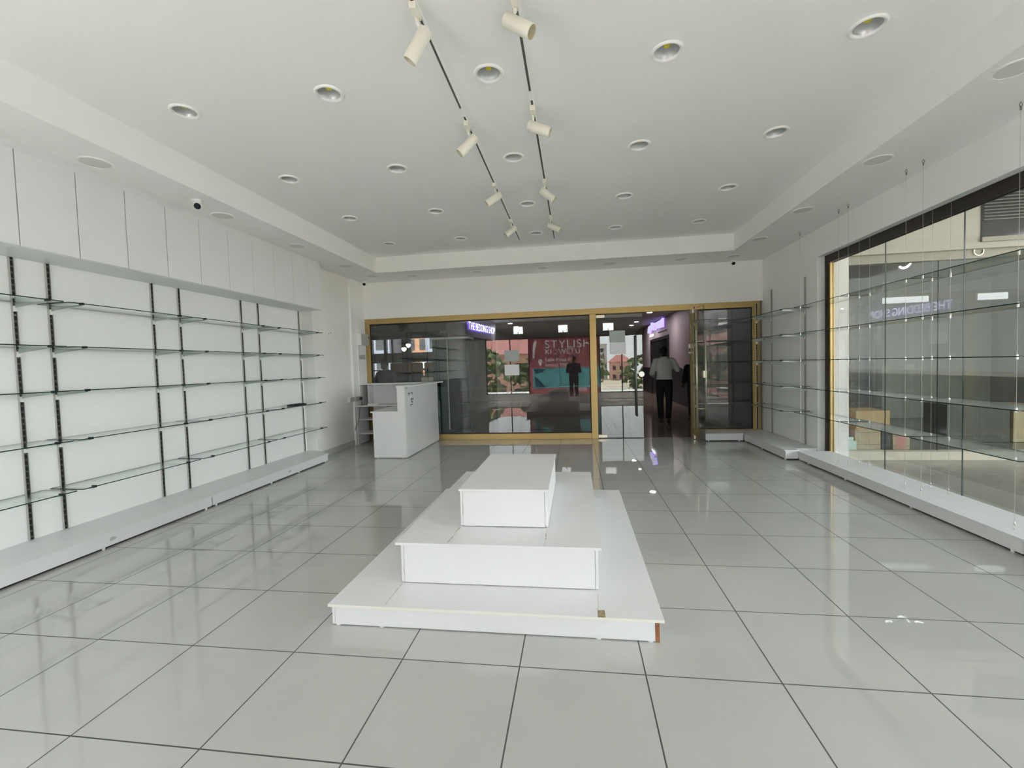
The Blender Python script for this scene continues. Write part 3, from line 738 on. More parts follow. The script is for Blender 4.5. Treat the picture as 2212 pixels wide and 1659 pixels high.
for x, y, T, E, w in SPOTS:
    r = thing('track_spotlight', 'cream cylinder spotlight on the %s' % w, 'spotlight', (x, y, 3.528), 'track spotlights')
    T = Vector(T); E = Vector(E); d = (E-T).normalized(); L_ = (E-T).length
    if w != 'right track, nearest the camera': d = (d + Vector((0, .22, .16))).normalized(); E = T + d*L_
    MB().box(x-.02, x+.02, y-.045, y+.055, 3.488, 3.528, CREAM).build('adapter', r, bevel=.002)
    piv = T + d*.045
    arm = MB().tube([(x, y+.03, 3.488), (x, y+.03, 3.465)], .011, CREAM, 12).tube([(x, y+.03, 3.467), piv], .008, WMET, 10)
    arm.build('arm', r, smooth=True)
    c = MB().tube([T, T+d*.004, E-d*.001], [.036, .0415, .0415], CREAM, 28, cap=False)
    c.tube([T, T+d*.0001], [.036, .0005], CREAM, 28, cap=False)
    c.tube([E-d*.001, E-d*.001+d*.001], [.0415, .038], CREAM, 28, cap=False)
    c.tube([E, E-d*.11], [.038, .036], GREYIN, 28, cap=False).tube([E-d*.11, E-d*.1101], [.036, .0005], GREYIN, 28, cap=False)
    c.build('housing', r, smooth=True)

# security cameras
def seccam(loc, look, label, s=1.0):
    r = thing('security_camera', label, 'security camera', loc, 'dome security cameras')
    L_ = Vector(loc); dv = Vector(look).normalized()
    MB().lathe([(0, 0), (.05*s, 0), (.05*s, -.015*s), (.034*s, -.032*s), (0, -.032*s)], WPLAS, 28, loc).build('base', r, smooth=True)
    c = L_ + Vector((0, 0, -.050*s))
    MB().tube([c-dv*.034*s, c-dv*.028*s, c-dv*.012*s, c+dv*.02*s, c+dv*.03*s], [.012*s, .028*s, .038*s, .036*s, .030*s], WPLAS, 24).build('eyeball', r, smooth=True)
    MB().tube([c+dv*.0302*s, c+dv*.0335*s], [.0295*s, .027*s], DARKLENS, 24).build('lens', r)
    return r
seccam((-3.80, 4.175, SOF), (.55, -.72, -.45), 'white dome security camera under the soffit above overhead cabinets', 1.05)
seccam((-4.185, 8.62, SOF), (.35, -.85, -.45), 'white dome security camera in the back left corner', 1.0)
seccam((2.895, 8.70, SOF), (-.15, -.85, -.5), 'white dome security camera in the back right corner', 1.0)

# papers taped to the glass
tag(MB().box(-1.395, -1.10, BY+.0255, BY+.0265, 1.56, 1.78, PAPERT).build('paper_notice'), 'thin see-through paper taped on storefront glass, upper of two', 'paper', 'papers taped to the glass')
tag(MB().box(-1.40, -1.105, BY+.0255, BY+.0265, 1.283, 1.497, PAPER).build('paper_notice'), 'plain white paper taped on storefront glass, lower of two', 'paper', 'papers taped to the glass')
tag(MB().box(.670, .967, BY+.0235, BY+.0245, 1.862, 2.088, PAPERT).build('paper_notice'), 'thin see-through paper taped on the closed glass door, upper', 'paper', 'papers taped to the glass')
tag(MB().box(.680, .977, BY+.0235, BY+.0245, 1.634, 1.858, PAPER).build('paper_notice'), 'plain white paper taped on the closed glass door, lower', 'paper', 'papers taped to the glass')

# ================================================================== THE BANNER ON THE FRONT WINDOW (seen in the storefront's reflection)
bn = thing('hanging_banner', 'red shoe shop banner hung in the front window, seen mirrored', 'banner', (-.45, -.77, .27))
BYY = -.772
MB().box(-1.885, .98, BYY-.004, BYY-.001, .27, 2.585, BANCL).build('cloth', bn)
def plate(mb, pts, y0, y1, mt):
    n = len(pts)
    return mb.faces([(x, y0, z) for x, z in pts] + [(x, y1, z) for x, z in pts], [list(range(n)), list(range(n, 2*n))[::-1]] + [(i, n+i, n+(i+1) % n, (i+1) % n) for i in range(n)], mt)
# the red ink leaves the lettering and the emblem bare, so the pale cloth shows through
cuts = []
def ban_text(t, x, z, size, sp=1.0, wide=1.0):
    me = text_mesh(t, size, BANRED, .012, None, sp)
    me.transform(Matrix.Translation((x, BYY, z)) @ Matrix.Rotation(PI/2, 4, 'X') @ Matrix.Diagonal((wide, 1, 1, 1)))
    o = bpy.data.objects.new('cut', me); COL.objects.link(o); cuts.append(o)
ban_text('STYLISH', -1.24, 2.15, .46, 1.05, 1.12); ban_text('KIQWETU', -1.22, 1.90, .30, 1.05, 1.02)
ban_text('Lana Plaza II', -1.22, 1.60, .21); ban_text('Imenti Mall', -1.22, 1.39, .21)
ban_text('0758', .10, .36, .18)
for pts in ([(-1.60, 2.50), (-1.70, 2.36), (-1.73, 1.76), (-1.66, 1.76), (-1.63, 2.12), (-1.53, 2.42)],
            [(-1.598, 2.498), (-1.528, 2.418), (-1.44, 2.15), (-1.28, 1.88), (-.92, 1.82), (-.92, 1.78), (-1.30, 1.78), (-1.46, 2.00), (-1.56, 2.30)],
            [(-1.595, 2.505), (-1.56, 2.53), (-1.26, 2.53), (-1.26, 2.51), (-1.55, 2.502)],
            [(-1.42+.085*math.cos(a), 1.62+.085*math.sin(a)) for a in [PI*(-.15)+k*PI*1.3/14 for k in range(15)]] + [(-1.42, 1.40)]):
    cuts.append(plate(MB(), pts, BYY-.02, BYY+.02, BANRED).build('cut'))
ink = MB().box(-1.885, .98, BYY, BYY+.0015, 1.33, 2.585, BANRED).box(-1.885, .98, BYY, BYY+.0015, .27, .50, BANRED)
ink.box(-1.885, -1.74, BYY, BYY+.0015, .50, 1.33, BANRED).build('cut_base')
base = bpy.data.objects['cut_base']
for c in cuts:
    md = base.modifiers.new('bare', 'BOOLEAN'); md.operation = 'DIFFERENCE'; md.object = c; md.solver = 'EXACT'
dg = bpy.context.evaluated_depsgraph_get(); dg.update()
me = bpy.data.meshes.new_from_object(base.evaluated_get(dg))
for c in cuts + [base]: bpy.data.objects.remove(c)
me.materials.clear(); me.materials.append(BANRED)
for p in me.polygons: p.material_index = 0
o = mesh_obj(me, 'red_lettering_print', Matrix(), bn)
o = plate(MB(), [(-1.42+.035*math.cos(2*PI*k/14), 1.63+.035*math.sin(2*PI*k/14)) for k in range(14)], BYY, BYY+.0015, BANRED).build('emblem_dot', bn)
lg = MB(); plate(lg, [(-1.74, 1.33), (.98, 1.33), (.98, .50), (-1.74, .50)], BYY, BYY+.0012, BANTEAL)
plate(lg, [(-1.72, 1.30), (-1.2, 1.30), (-1.35, 1.16), (-1.66, 1.10)], BYY+.002, BYY+.003, BANDARK)
plate(lg, [(-1.68, 1.0), (-1.52, .90), (-1.30, .62), (-1.1, .55), (-1.64, .53)], BYY+.002, BYY+.003, BANDARK)
lg.build('picture', bn)

# ================================================================== PEOPLE
def ellipse_loft(mb, secs, mt, n=20):
    """secs: (centre, rx, ry, tilt vector pair or None) horizontal elliptical sections"""
    rings = []
    for (c, rx, ry) in secs:
        c = Vector(c); rings.append([c + Vector((rx*math.cos(2*PI*k/n), ry*math.sin(2*PI*k/n), 0)) for k in range(n)])
    vs = [v for r_ in rings for v in r_]; fs = []
    for i in range(len(rings)-1):
        for k in range(n): fs.append((i*n+k, i*n+(k+1) % n, (i+1)*n+(k+1) % n, (i+1)*n+k))
    fs += [tuple(range(n))[::-1], tuple((len(rings)-1)*n+k for k in range(n))]
    return mb.faces(vs, fs, mt)
def limb(mb, pts, rs, mt, n=14):
    P = []; R = []
    for i in range(len(pts)-1):
        a, b = Vector(pts[i]), Vector(pts[i+1])
        for t in (0, .25, .5, .75): P.append(a.lerp(b, t)); R.append(rs[i]*(1-t)+rs[i+1]*t)
    P.append(Vector(pts[-1])); R.append(rs[-1])
    mb.tube(P, R, mt, n)
    for p, r_ in zip(pts[1:-1], rs[1:-1]):       # rounded joints
        mb.lathe([(r_*math.sin(PI*k/8)+1e-4, -r_*math.cos(PI*k/8)) for k in range(9)], mt, 12, p)
    return mb
def fuse(mb, name, parent, voxel, smooth=4):
    """joins overlapping volumes into one continuous skin"""
    o = mb.build(name); md = o.modifiers.new('fuse', 'REMESH'); md.mode = 'VOXEL'; md.voxel_size = voxel
    sm = o.modifiers.new('soft', 'SMOOTH'); sm.iterations = smooth; sm.factor = .5
    dg = bpy.context.evaluated_depsgraph_get(); dg.update()
    me = bpy.data.meshes.new_from_object(o.evaluated_get(dg)); mt = mb.mats[0]
    bpy.data.objects.remove(o)
    me.materials.clear(); me.materials.append(mt)
    for p in me.polygons: p.use_smooth = True; p.material_index = 0
    q = bpy.data.objects.new(name, me); COL.objects.link(q); q.parent = parent
    return q
def hand(mb, wrist, d, side, mt, up_=Vector((0, 0, 1)), curl=.5):
    """palm, four unequal bent fingers and a thumb from the side of the palm"""
    wrist = Vector(wrist); d = Vector(d).normalized(); nrm = (up_ - d*up_.dot(d)).normalized(); s = d.cross(nrm)*side
    mb.tube([wrist, wrist+d*.03, wrist+d*.065, wrist+d*.088], [.026, .032, .036, .030], mt, 12)
    for k, (off, ln) in enumerate(((-.027, .062), (-.009, .074), (.009, .070), (.026, .054))):
        b = wrist + d*.082 + s*off; p1_ = b + (d*.92 - nrm*.3*curl)*ln*.45; p2_ = p1_ + (d*.6 - nrm*1.0*curl)*ln*.32; p3_ = p2_ + (d*.2 - nrm*1.1*curl)*ln*.28
        mb.tube([b, p1_, p2_, p3_], [.0098, .0092, .0085, .007], mt, 8)
    t0 = wrist + d*.03 - s*.028; t1 = t0 - s*.022 + d*.024 - nrm*.008; t2 = t1 + d*.030 - s*.002 - nrm*.012
    mb.tube([t0, t1, t2], [.013, .011, .009], mt, 8)
def person(name_label, loc, rot, J, top_mat, leg_mat, sleeves='long', height=1.75, hair=True, headtilt=.0, jacket=False):
    """J: elbows and wrists, feet, head offset in body space (facing +y)"""
    r = thing('person', name_label, 'person', loc); r.rotation_euler = (0, 0, rot)
    k = height/1.75
    V = lambda *a: Vector(a)*k
    hx, hy, hz = J.get('head', (0, .03, 1.64))
    body = MB()
    # torso with neck
    ellipse_loft(body, [(V(0, 0, .80), .13*k, .095*k), (V(0, 0, .88), .165*k, .115*k), (V(0, 0, .98), .155*k, .11*k), (V(0, 0, 1.08), .135*k, .10*k), (V(0, .005, 1.22), .155*k, .112*k),
                        (V(0, .005, 1.34), .175*k, .112*k), (V(0, 0, 1.42), .165*k, .09*k), (V(0, 0, 1.46), .10*k, .07*k), (V(0, .005, 1.50), .062*k, .062*k)], SKIN)
    limb(body, [V(0, .0, 1.44), V(hx*.4, hy*.55, 1.53), V(hx, hy, hz-.02)], [.065*k, .055*k, .055*k], SKIN)
    # head: cranium, jaw, nose, ears
    hc = V(hx, hy, hz); tl = Matrix.Rotation(-headtilt, 3, 'X')
    def H(x, y, z): return hc + tl @ (Vector((x, y, z))*k)
    def blob(c, rx, ry, rz, n=14):
        vs = []; fs = []
        for i in range(n+1):
            for j in range(16):
                a = PI*i/n; b = 2*PI*j/16; vs.append(c + tl @ (Vector((rx*math.sin(a)*math.cos(b), ry*math.sin(a)*math.sin(b), -rz*math.cos(a)))*k))
        for i in range(n):
            for j in range(16): fs.append((i*16+j, i*16+(j+1) % 16, (i+1)*16+(j+1) % 16, (i+1)*16+j))
        return vs, fs
    for c, rx, ry, rz in ((H(0, -.005, .035), .076, .094, .088), (H(0, .03, -.045), .056, .062, .066), (H(0, .095, -.012), .012, .014, .022), (H(0, .083, -.052), .024, .012, .010),
                          (H(.076, .0, .0), .010, .020, .032), (H(-.076, .0, .0), .010, .020, .032), (H(.030, .080, .015), .013, .008, .008), (H(-.030, .080, .015), .013, .008, .008)):
        body.faces(*blob(c, rx, ry, rz), SKIN)
    # arms and hands
    arms = []
    for s, key in ((-1, 'L'), (1, 'R')):
        sh = V(s*.185, -.005, 1.405); el = V(*J['e'+key]); wr = V(*J['w'+key])
        limb(body, [V(s*.10, 0, 1.40), sh, el, wr], [.06*k, .056*k, .042*k, .028*k], SKIN)
        hand(body, wr, J.get('d'+key, (0, .6, -.8)), s, SKIN, Vector(J.get('u'+key, (0, .5, .9))))
        arms.append((s, sh, el, wr))
    legs = []
    for s, key in ((-1, 'L'), (1, 'R')):
        hp_ = V(s*.09, 0, .90); kn = V(*J['k'+key]); an = V(*J['a'+key])
        limb(body, [hp_, kn, an], [.088*k, .058*k, .040*k], SKIN)
        limb(body, [an + V(0, -.02, 0), an + V(0, .14, -.045)], [.045*k, .032*k], SKIN)
        legs.append((s, hp_, kn, an))
    b_ = fuse(body, 'body', r, .0095, 3)
    # clothing follows the body
    sh_ = MB(); ex = .022 if jacket else .012; low = .80 if jacket else .985
    secs = [(V(0, 0, low), (.175+ex)*k, (.125+ex)*k)] + ([(V(0, 0, .90), (.172+ex)*k, (.125+ex)*k)] if jacket else []) + [(V(0, 0, 1.03), (.162+ex)*k, (.118+ex)*k), (V(0, 0, 1.10), (.158+ex)*k, (.118+ex)*k), (V(0, .0, 1.22), (.166+ex)*k, (.120+ex)*k),
            (V(0, 0, 1.34), (.180+ex)*k, (.116+ex)*k), (V(0, 0, 1.42), (.168+ex)*k, (.094+ex)*k), (V(0, 0, 1.465), (.105+ex)*k, (.076+ex)*k), (V(0, .0, 1.505), (.062+ex)*k, (.062+ex)*k)]
    ellipse_loft(sh_, secs, top_mat)
    for s, sh, el, wr in arms:
        w2 = el.lerp(wr, .92 if sleeves == 'long' else .45)
        limb(sh_, [V(s*.09, 0, 1.40), sh, el, w2], [(.066+ex)*k, (.062+ex)*k, (.050+ex)*k, (.036+ex)*k], top_mat)
    sh2 = fuse(sh_, 'jacket' if jacket else 'shirt', r, .010, 5)
    tr = MB()
    ellipse_loft(tr, [(V(0, 0, .80), .15*k, .12*k), (V(0, 0, .88), .178*k, .132*k), (V(0, 0, .98), .168*k, .124*k), (V(0, 0, 1.03), .160*k, .116*k)], leg_mat)
    for s, hp_, kn, an in legs:
        limb(tr, [hp_ + V(0, 0, .0), kn, an + V(0, 0, .0)], [.100*k, .076*k, .062*k], leg_mat)
    fuse(tr, 'trousers', r, .010, 4)
    for s, hp_, kn, an in legs:
        se = MB(); a = Vector((an.x, an.y, 0))
        limb(se, [a + V(0, -.05, .035), a + V(0, .03, .045), a + V(0, .15, .028)], [.040*k, .045*k, .032*k], SHOE)
        se.box(a.x-.042*k, a.x+.042*k, a.y-.085*k, a.y+.175*k, 0.0, .016, SHOE)
        fuse(se, 'shoe', r, .008, 2)
    if hair:
        hm = MB(); hm.faces(*blob(H(0, -.012, .045), .081, .096, .088), HAIR); hm.faces(*blob(H(0, -.05, .0), .070, .055, .062), HAIR)
        fuse(hm, 'hair', r, .010, 2)
    return r
# man in the doorway, seen from behind, head bowed
person('person in white shirt and black trousers, back turned, head bowed, in the doorway', (2.115, 11.15, 0), 0.0,
       dict(head=(.02, .13, 1.60), eL=(-.275, -.02, 1.13), wL=(-.20, .17, 1.06), dL=(.4, .8, .1), eR=(.30, .02, 1.20), wR=(.40, .22, 1.19), dR=(.35, .9, .15),
            kL=(-.095, .02, .48), aL=(-.085, -.01, .085), kR=(.105, .04, .49), aR=(.09, .06, .085)), SHIRT, TROUS, 'long', 1.84, True, .55)
# dark figure half hidden by the door post
person('person in dark clothes half hidden behind the open door post', (2.93, 11.65, 0), 2.6,
       dict(head=(0, .04, 1.64), eL=(-.25, .0, 1.12), wL=(-.22, .20, 1.02), eR=(.25, .0, 1.12), wR=(.22, .18, .98), kL=(-.09, .02, .48), aL=(-.09, -.02, .085), kR=(.09, .03, .48), aR=(.09, .02, .085)), JACK, TROUS, 'long', 1.62, True, .1, True)
# dark figure outside the glass behind the counter
person('person in black jacket outside the glass behind the reception counter', (-4.10, 9.30, 0), 2.9,
       dict(head=(0, .05, 1.63), eL=(-.29, .02, 1.14), wL=(-.20, .22, 1.10), eR=(.29, .02, 1.14), wR=(.20, .22, 1.10), kL=(-.10, .02, .48), aL=(-.10, -.02, .085), kR=(.10, .03, .48), aR=(.10, .02, .085)), JACK, TROUS, 'long', 1.70, True, .15, True)
# the photographer, standing behind the camera, seen only in the reflection
person('person in dark clothes taking the photo, seen in the glass reflection', (-.06, -.40, 0), 0.0,
       dict(head=(.03, .03, 1.64), eL=(-.24, .10, 1.16), wL=(-.10, .27, 1.36), dL=(.5, .3, .7), uL=(0, -.9, .3), eR=(.24, .10, 1.16), wR=(.14, .27, 1.36), dR=(-.5, .3, .7), uR=(0, -.9, .3),
            kL=(-.10, .02, .48), aL=(-.11, -.02, .085), kR=(.10, .03, .48), aR=(.11, .02, .085)), JACK, TROUS, 'long', 1.76, True, .0, True)
ph = thing('mobile_phone', 'black phone held up by the photographer', 'phone', (0, -.045, 1.475))
MB().box(-.075, .075, -.052, -.042, 1.438, 1.512, BLACK).build('case', ph, bevel=.004)

# ================================================================== BEHIND THE STOREFRONT: THE MALL CORRIDOR
struct(MB().box(-12, 5.5, 8.951, 16.1, 3.2, 3.3, CORRC).box(-3.7, 5.5, 16.1, 32, 3.2, 3.3, CORRC).build('ceiling_corridor'))
struct(MB().box(-3.7, 5.5, 30, 30.2, 0, 3.3, CORRC).box(-3.8, -3.7, 16.1, 30.2, 0, 3.95, CORRC).build('wall_corridor_end'))
# right-hand corridor wall with dark wainscot and a doorway
wc = MB().box(3.5, 3.7, 14.2, 17.42, 0, 3.3, MAUVE).box(3.5, 3.7, 21.4, 30, 0, 3.3, MAUVE).box(3.5, 3.7, 17.42, 21.4, 2.46, 3.3, MAUVE)
wc.box(3.485, 3.5, 14.2, 17.42, 0, 1.19, DARKW).box(3.485, 3.5, 21.4, 30, 0, 1.19, DARKW)
wc.box(3.5, 5.5, 14.0, 14.2, 0, 3.3, MAUVE)
struct(wc.build('wall_corridor_right'))
struct(MB().box(3.5, 3.6, 17.42, 21.4, 0, 2.46, DARKG).box(3.46, 3.5, 17.42, 17.56, 0, 2.46, BLACK).box(3.46, 3.5, 21.26, 21.4, 0, 2.46, BLACK).box(3.46, 3.5, 17.56, 21.26, 2.34, 2.46, BLACK)
       .box(3.47, 3.5, 19.4, 19.5, 0, 2.34, BLACK).build('door_3'))
struct(MB().box(3.60, 5.5, 8.952, 14.0, 0, 3.3, DARKW).build('wall_corridor_recess'))
# fascias on the left
struct(MB().box(-12, -3.65, 12.52, 12.7, 2.54, 3.2, TAN).box(-12, -3.6, 12.56, 12.7, 2.36, 2.54, DARKW).build('wall_cafe_fascia'))
A = Vector((-3.65, 12.52, 0)); B_ = Vector((-3.10, 17.40, 0)); dn = (B_-A).normalized(); nn = Vector((dn.y, -dn.x, 0))
def slab(mb, a, b, th, z0, z1, mt):
    o_ = Vector((-nn.x, -nn.y, 0))*th
    return mb.prism([(a.x, a.y), (b.x, b.y), (b.x+o_.x, b.y+o_.y), (a.x+o_.x, a.y+o_.y)], z0, z1, mt)
bf = MB(); slab(bf, A, B_, .2, 2.48, 3.2, BEDF); slab(bf, A+dn*.15, B_, .06, 0, .12, DARKW)
struct(bf.build('wall_shop_fascia'))
struct(slab(MB(), A+dn*.25, B_, .03, .12, 2.48, DARKG).build('window_4'))
struct(MB().box(-3.7, -3.1, 17.4, 17.6, 0, 3.2, DARKW).build('wall_shop_back'))
# sign on that fascia
sg = thing('illuminated_sign', 'glowing violet-white bedding shop lettering on the corridor fascia', 'sign', tuple(A+dn*1.8+Vector((0, 0, 2.72))), 'lit shop signs')
me = text_mesh('THE BEDDING SHOP', .36, LETB, .008, LETH, 1.0)
xs_ = [v.co.x for v in me.vertices]; wtot = max(xs_)-min(xs_)
sx = 2.95/wtot
MS = Matrix((( dn.x*sx, 0, nn.x, (A+dn*1.78).x + nn.x*.05), (dn.y*sx, 0, nn.y, (A+dn*1.78).y + nn.y*.05), (0, 1, 0, 2.715), (0, 0, 0, 1)))
mesh_obj(me, 'lettering', MS, sg)
# script sign over the doorway on the right: tall looped strokes
s2 = thing('illuminated_sign', 'glowing blue-white script sign above the dark corridor doorway', 'sign', (3.45, 19.5, 2.8), 'lit shop signs')
sc_ = MB()
def script(pts, w=.028):
    # pts: (u 0..1 along the sign, v metres above the base line)
    P = [Vector((3.42, 21.7 - u*4.0, 2.80 + v)) for u, v in pts]
    sc_.tube(P, w, LETS, 6); sc_.tube([p + Vector((.045, 0, 0)) for p in P], w*.9, LETV, 6)
script([(.00, .0), (.03, .20), (.06, .28), (.07, .05)]); script([(.09, .05), (.14, .30), (.18, .22), (.15, .02), (.10, .10), (.12, -.06)])
script([(.20, .08), (.22, .30), (.25, .62), (.27, .62), (.26, .30), (.28, .08)]); script([(.29, .06), (.33, .28), (.35, .05), (.39, .30), (.40, .32)])
script([(.52, .30), (.46, .26), (.50, .16), (.53, .08), (.46, .02)]); script([(.58, .16), (.63, .20), (.62, .30), (.57, .25), (.57, .08), (.64, .04)])
script([(.66, .02), (.67, .28), (.72, .30)]); script([(.74, .02), (.80, .32), (.83, .02)]); script([(.86, .0), (.87, .36)]); script([(.62, .62), (.64, .44), (.70, .50), (.78, .78), (.79, .90)], .034)
sc_.build('script_strokes', s2, smooth=True)
w_ = MB()
for y in (21.45, 21.2, 20.95, 20.72): w_.box(3.46, 3.49, y-.09, y+.09, 2.60, 2.70, LETW)
w_.build('small_caption', s2)
MB().box(3.47, 3.49, 17.85, 19.5, 2.655, 2.69, BLACK).build('underline_bar', s2)
# corridor downlights
for i, (x, y, w) in enumerate(((-2.576, 18.1, 'first beside the violet sign'), (-2.54, 19.7, 'second beside the violet sign'), (2.637, 16.32, 'nearest above the script sign'), (2.65, 19.83, 'second toward the corridor end, right side'), (2.66, 21.6, 'farthest, right side'))):
    r = thing('corridor_downlight', 'small lit corridor ceiling light, %s' % w, 'downlight', (x, y, 3.2), 'lit corridor downlights')
    MB().lathe([(.12, 0), (.12, -.01), (.09, -.012)], WMET, 20, (x, y, 3.2)).build('trim_ring', r)
    MB().lathe([(.09, -.008), (.0001, -.008)], LAMPD, 20, (x, y, 3.2)).build('lens', r)
# cafe beyond the left part of the glazing
cw = MB(); cxs = [(-7.56, -7.10), (-7.00, -6.80), (-6.73, -6.40), (-6.04, -5.18)]
cw.box(-12, -3.5, 16, 16.15, 0, 1.2, DARKW).box(-12, -3.5, 16, 16.15, 2.75, 3.3, DARKW)
px_ = -12
for a, b in cxs + [(-3.5, -3.5)]: cw.box(px_, a, 16, 16.15, 1.2, 2.75, DARKW); px_ = b
cw.box(-7.56, -5.18, 16.02, 16.13, 1.72, 2.08, CONC).box(-7.56, -5.18, 16.02, 16.13, 1.42, 1.46, DARKW)
struct(cw.build('wall_cafe'))
cwin = thing('window_6', 'cafe window wall', 'window', (-6.4, 16.07, 1.2)); cwin['kind'] = 'structure'
for a, b in cxs: MB().box(a, b, 16.07, 16.075, 1.2, 2.75, GCAFE).build('pane', cwin)
struct(MB().box(-12.2, -12, 8.9, 16.15, 0, 3.3, DARKW).box(-12.2, -4.75, 8.83, 8.93, 0, 3.95, DARKW).build('wall_corridor_left'))  # second box: unseen wall added to keep sky light out of the cafe
for i, (a, b) in enumerate(((-4.95, -4.59), (-4.58, -4.37), (-4.36, -4.06), (-4.0, -3.72))):
    x = (a+b)/2; r = thing('booth_seat', 'brown leather cafe booth seat beyond the glass, %s' % ['leftmost', 'second from left', 'second from right', 'rightmost by the glass cabinet'][i], 'booth seat', (x, 11.6, 0), 'cafe booth seats')
    MB().box(a, b, 11.5, 11.66, 1.37, 1.64, SOFA).build('backrest', r, bevel=.04)
    MB().box(a, b, 11.66, 12.15, .42, .50, SOFA).build('seat', r, bevel=.03)
    MB().box(a+.005, b-.005, 11.52, 11.64, 0, 1.37, DARKW).box(a+.02, b-.02, 11.64, 12.10, 0, .42, DARKW).build('base', r)
for i, (x, z) in enumerate(((-4.6, 2.12), (-4.73, 2.02))):
    r = thing('pendant_lamp', 'small lit heart-like pendant lamp in the cafe, %s' % ['higher', 'lower'][i], 'pendant lamp', (x, 12.0, z), 'cafe pendant lamps')
    MB().lathe([(.001, -.06), (.03, -.045), (.065, .0), (.07, .035), (.045, .055), (.01, .05)], LAMPW, 20, (x, 12.0, z)).build('shade', r, smooth=True)
    MB().tube([(x, 12, z+.05), (x, 12, 3.2)], .006, BLACK, 6).build('cord', r)
pl = thing('planter_box', 'pale planter box with a dark plant outside the glass', 'planter', (-3.16, 9.30, 0))
MB().box(-3.27, -3.055, 9.22, 9.38, 1.16, 1.28, CREAMW).build('box', pl, bevel=.004)
MB().box(-3.24, -3.085, 9.25, 9.35, 0, 1.16, DARKW).build('stand', pl)
random.seed(3); lv = MB()
for k in range(26):
    a = random.uniform(0, 2*PI); h = random.uniform(.05, .22); rr = random.uniform(.02, .09)
    lv.tube([(-3.16, 9.30, 1.27), (-3.16+rr*.5*math.cos(a), 9.30+rr*.4*math.sin(a), 1.27+h*.7), (-3.16+rr*math.cos(a), 9.30+rr*.6*math.sin(a), 1.27+h)], [.003, .009, .001], TEALP, 5)
lv.build('plant', pl)
# glass display cabinets just outside
def cabinet(x0, x1, y0, y1, label, back):
    r = thing('display_cabinet', label, 'display cabinet', ((x0+x1)/2, y0, 0), 'green glass display cabinets')
    MB().box(x0, x1, y0, y1, 2.12, 2.165, WPLAS).build('cap', r)
    MB().box(x0, x1, y0, y1, 0, 1.05 if back else .06, TEALP).build('base', r)
    zb = 1.05 if back else .06
    MB().box(x0, x0+.012, y0, y1, zb, 2.12, GTEAL).build('side_glass', r)
    MB().box(x1-.012, x1, y0, y1, zb, 2.12, GTEAL).build('side_glass', r)
    MB().box(x0+.012, x1-.012, y0, y0+.008, zb, 2.12, GTEAL).build('front_glass', r)
    if back: MB().box(x0+.012, x1-.012, y0+.30, y0+.315, zb, 2.12, TEALB).build('back_panel', r)
    for z in ([1.27, 1.50, 1.73, 1.93] if back else [.35, .62, .90, 1.17, 1.40, 1.62, 1.88]):
        MB().box(x0+.014, x1-.014, y0+.012, y0+.295, z, z+.016, TEALS).build('shelf', r)
    MB().box(x1-.012, x1+.006, y0-.006, y0+.012, .06, 2.12, WPLAS if back else TEALS).build('post', r)
    return r
cabinet(-3.21, -2.86, 9.85, 10.9, 'dark green glass display cabinet outside, solid lower half, left one', True)
cabinet(-2.845, -2.36, 9.85, 10.4, 'dark green glass display cabinet outside, shelves to the floor, right one', False)

# ================================================================== BEYOND THE SIDE WINDOW: TERRACE AND NEIGHBOURING SHOP FRONT
NY = 6.9
nb = MB().box(3.80, 9.2, NY, NY+.18, 2.86, 3.95, BEIGE).box(3.80, 9.2, NY+.07, NY+.18, 2.745, 2.86, BAND).box(3.80, 9.2, NY-.02, NY+.16, -.004, .107, CREAMW)
struct(nb.build('wall_neighbour'))
struct(MB().box(3.602, 3.80, NY-.03, NY+.25, -.004, 3.95, WCOL).build('column_terrace'))
nw = thing('window_5', 'neighbouring shop window beyond the side glass', 'window', (6.4, NY+.1, .1)); nw['kind'] = 'structure'
for a, b in ((3.80, 5.0), (5.004, 6.2), (6.204, 7.4), (7.404, 9.2)): MB().pane(a, b, NY+.10, NY+.11, .107, 2.745, GNEIGH, GEDGE).build('pane', nw)
struct(MB().box(3.602, 9.2, 11.4, 11.6, 0, 3.2, GREYW).box(9.2, 9.4, 6.9, 11.6, 0, 3.95, GREYW).build('wall_neighbour_back'))
struct(MB().box(3.602, 9.2, NY+.18, 11.6, 3.15, 3.25, GREYW).build('ceiling_neighbour'))
struct(MB().box(3.602, 9.4, -3.2, -3.0, 0, 3.95, CONC).box(9.2, 9.4, -3.0, 6.9, 0, 0.9, CONC).build('wall_terrace_light_block'))  # unseen wall and parapet, added to block sky reflections in the neighbouring glass
vt = thing('louvre_vent', 'dark louvred vent opening in the beige fascia outside', 'vent', (6.0, NY, 3.2))
MB().box(5.43, 6.9, NY-.012, NY-.002, 2.94, 3.62, DARKG).build('back_plate', vt)
lou = MB()
for k in range(9): lou.box(5.45, 6.15, NY-.028, NY-.012, 3.22+k*.042, 3.235+k*.042, VENTS)
lou.build('slat', vt)
MB().box(5.43, 6.9, NY-.03, NY-.012, 2.94, 3.0, BAND).build('frame', vt)
tag(MB().lathe([(.050, -.012), (.064, -.012), (.064, 0), (.050, 0)], WPLAS, 28, (5.46, NY+.07, 2.835), 'y').build('round_fitting'), 'small pale ring fitting on the taupe band outside', 'fitting')
lp = thing('led_panel', 'long white lit panel inside the neighbouring shop, left one', 'panel light', (5.70, 9.0, 2.45), 'lit panels in the neighbouring shop')
MB().box(5.10, 6.28, 9.0, 9.02, 2.40, 2.49, LEDP).build('diffuser', lp); MB().box(5.09, 6.29, 9.02, 9.06, 2.39, 2.50, WMET).build('housing', lp)
lp = thing('led_panel', 'shorter white lit panel inside the neighbouring shop, right one', 'panel light', (7.30, 9.0, 2.45), 'lit panels in the neighbouring shop')
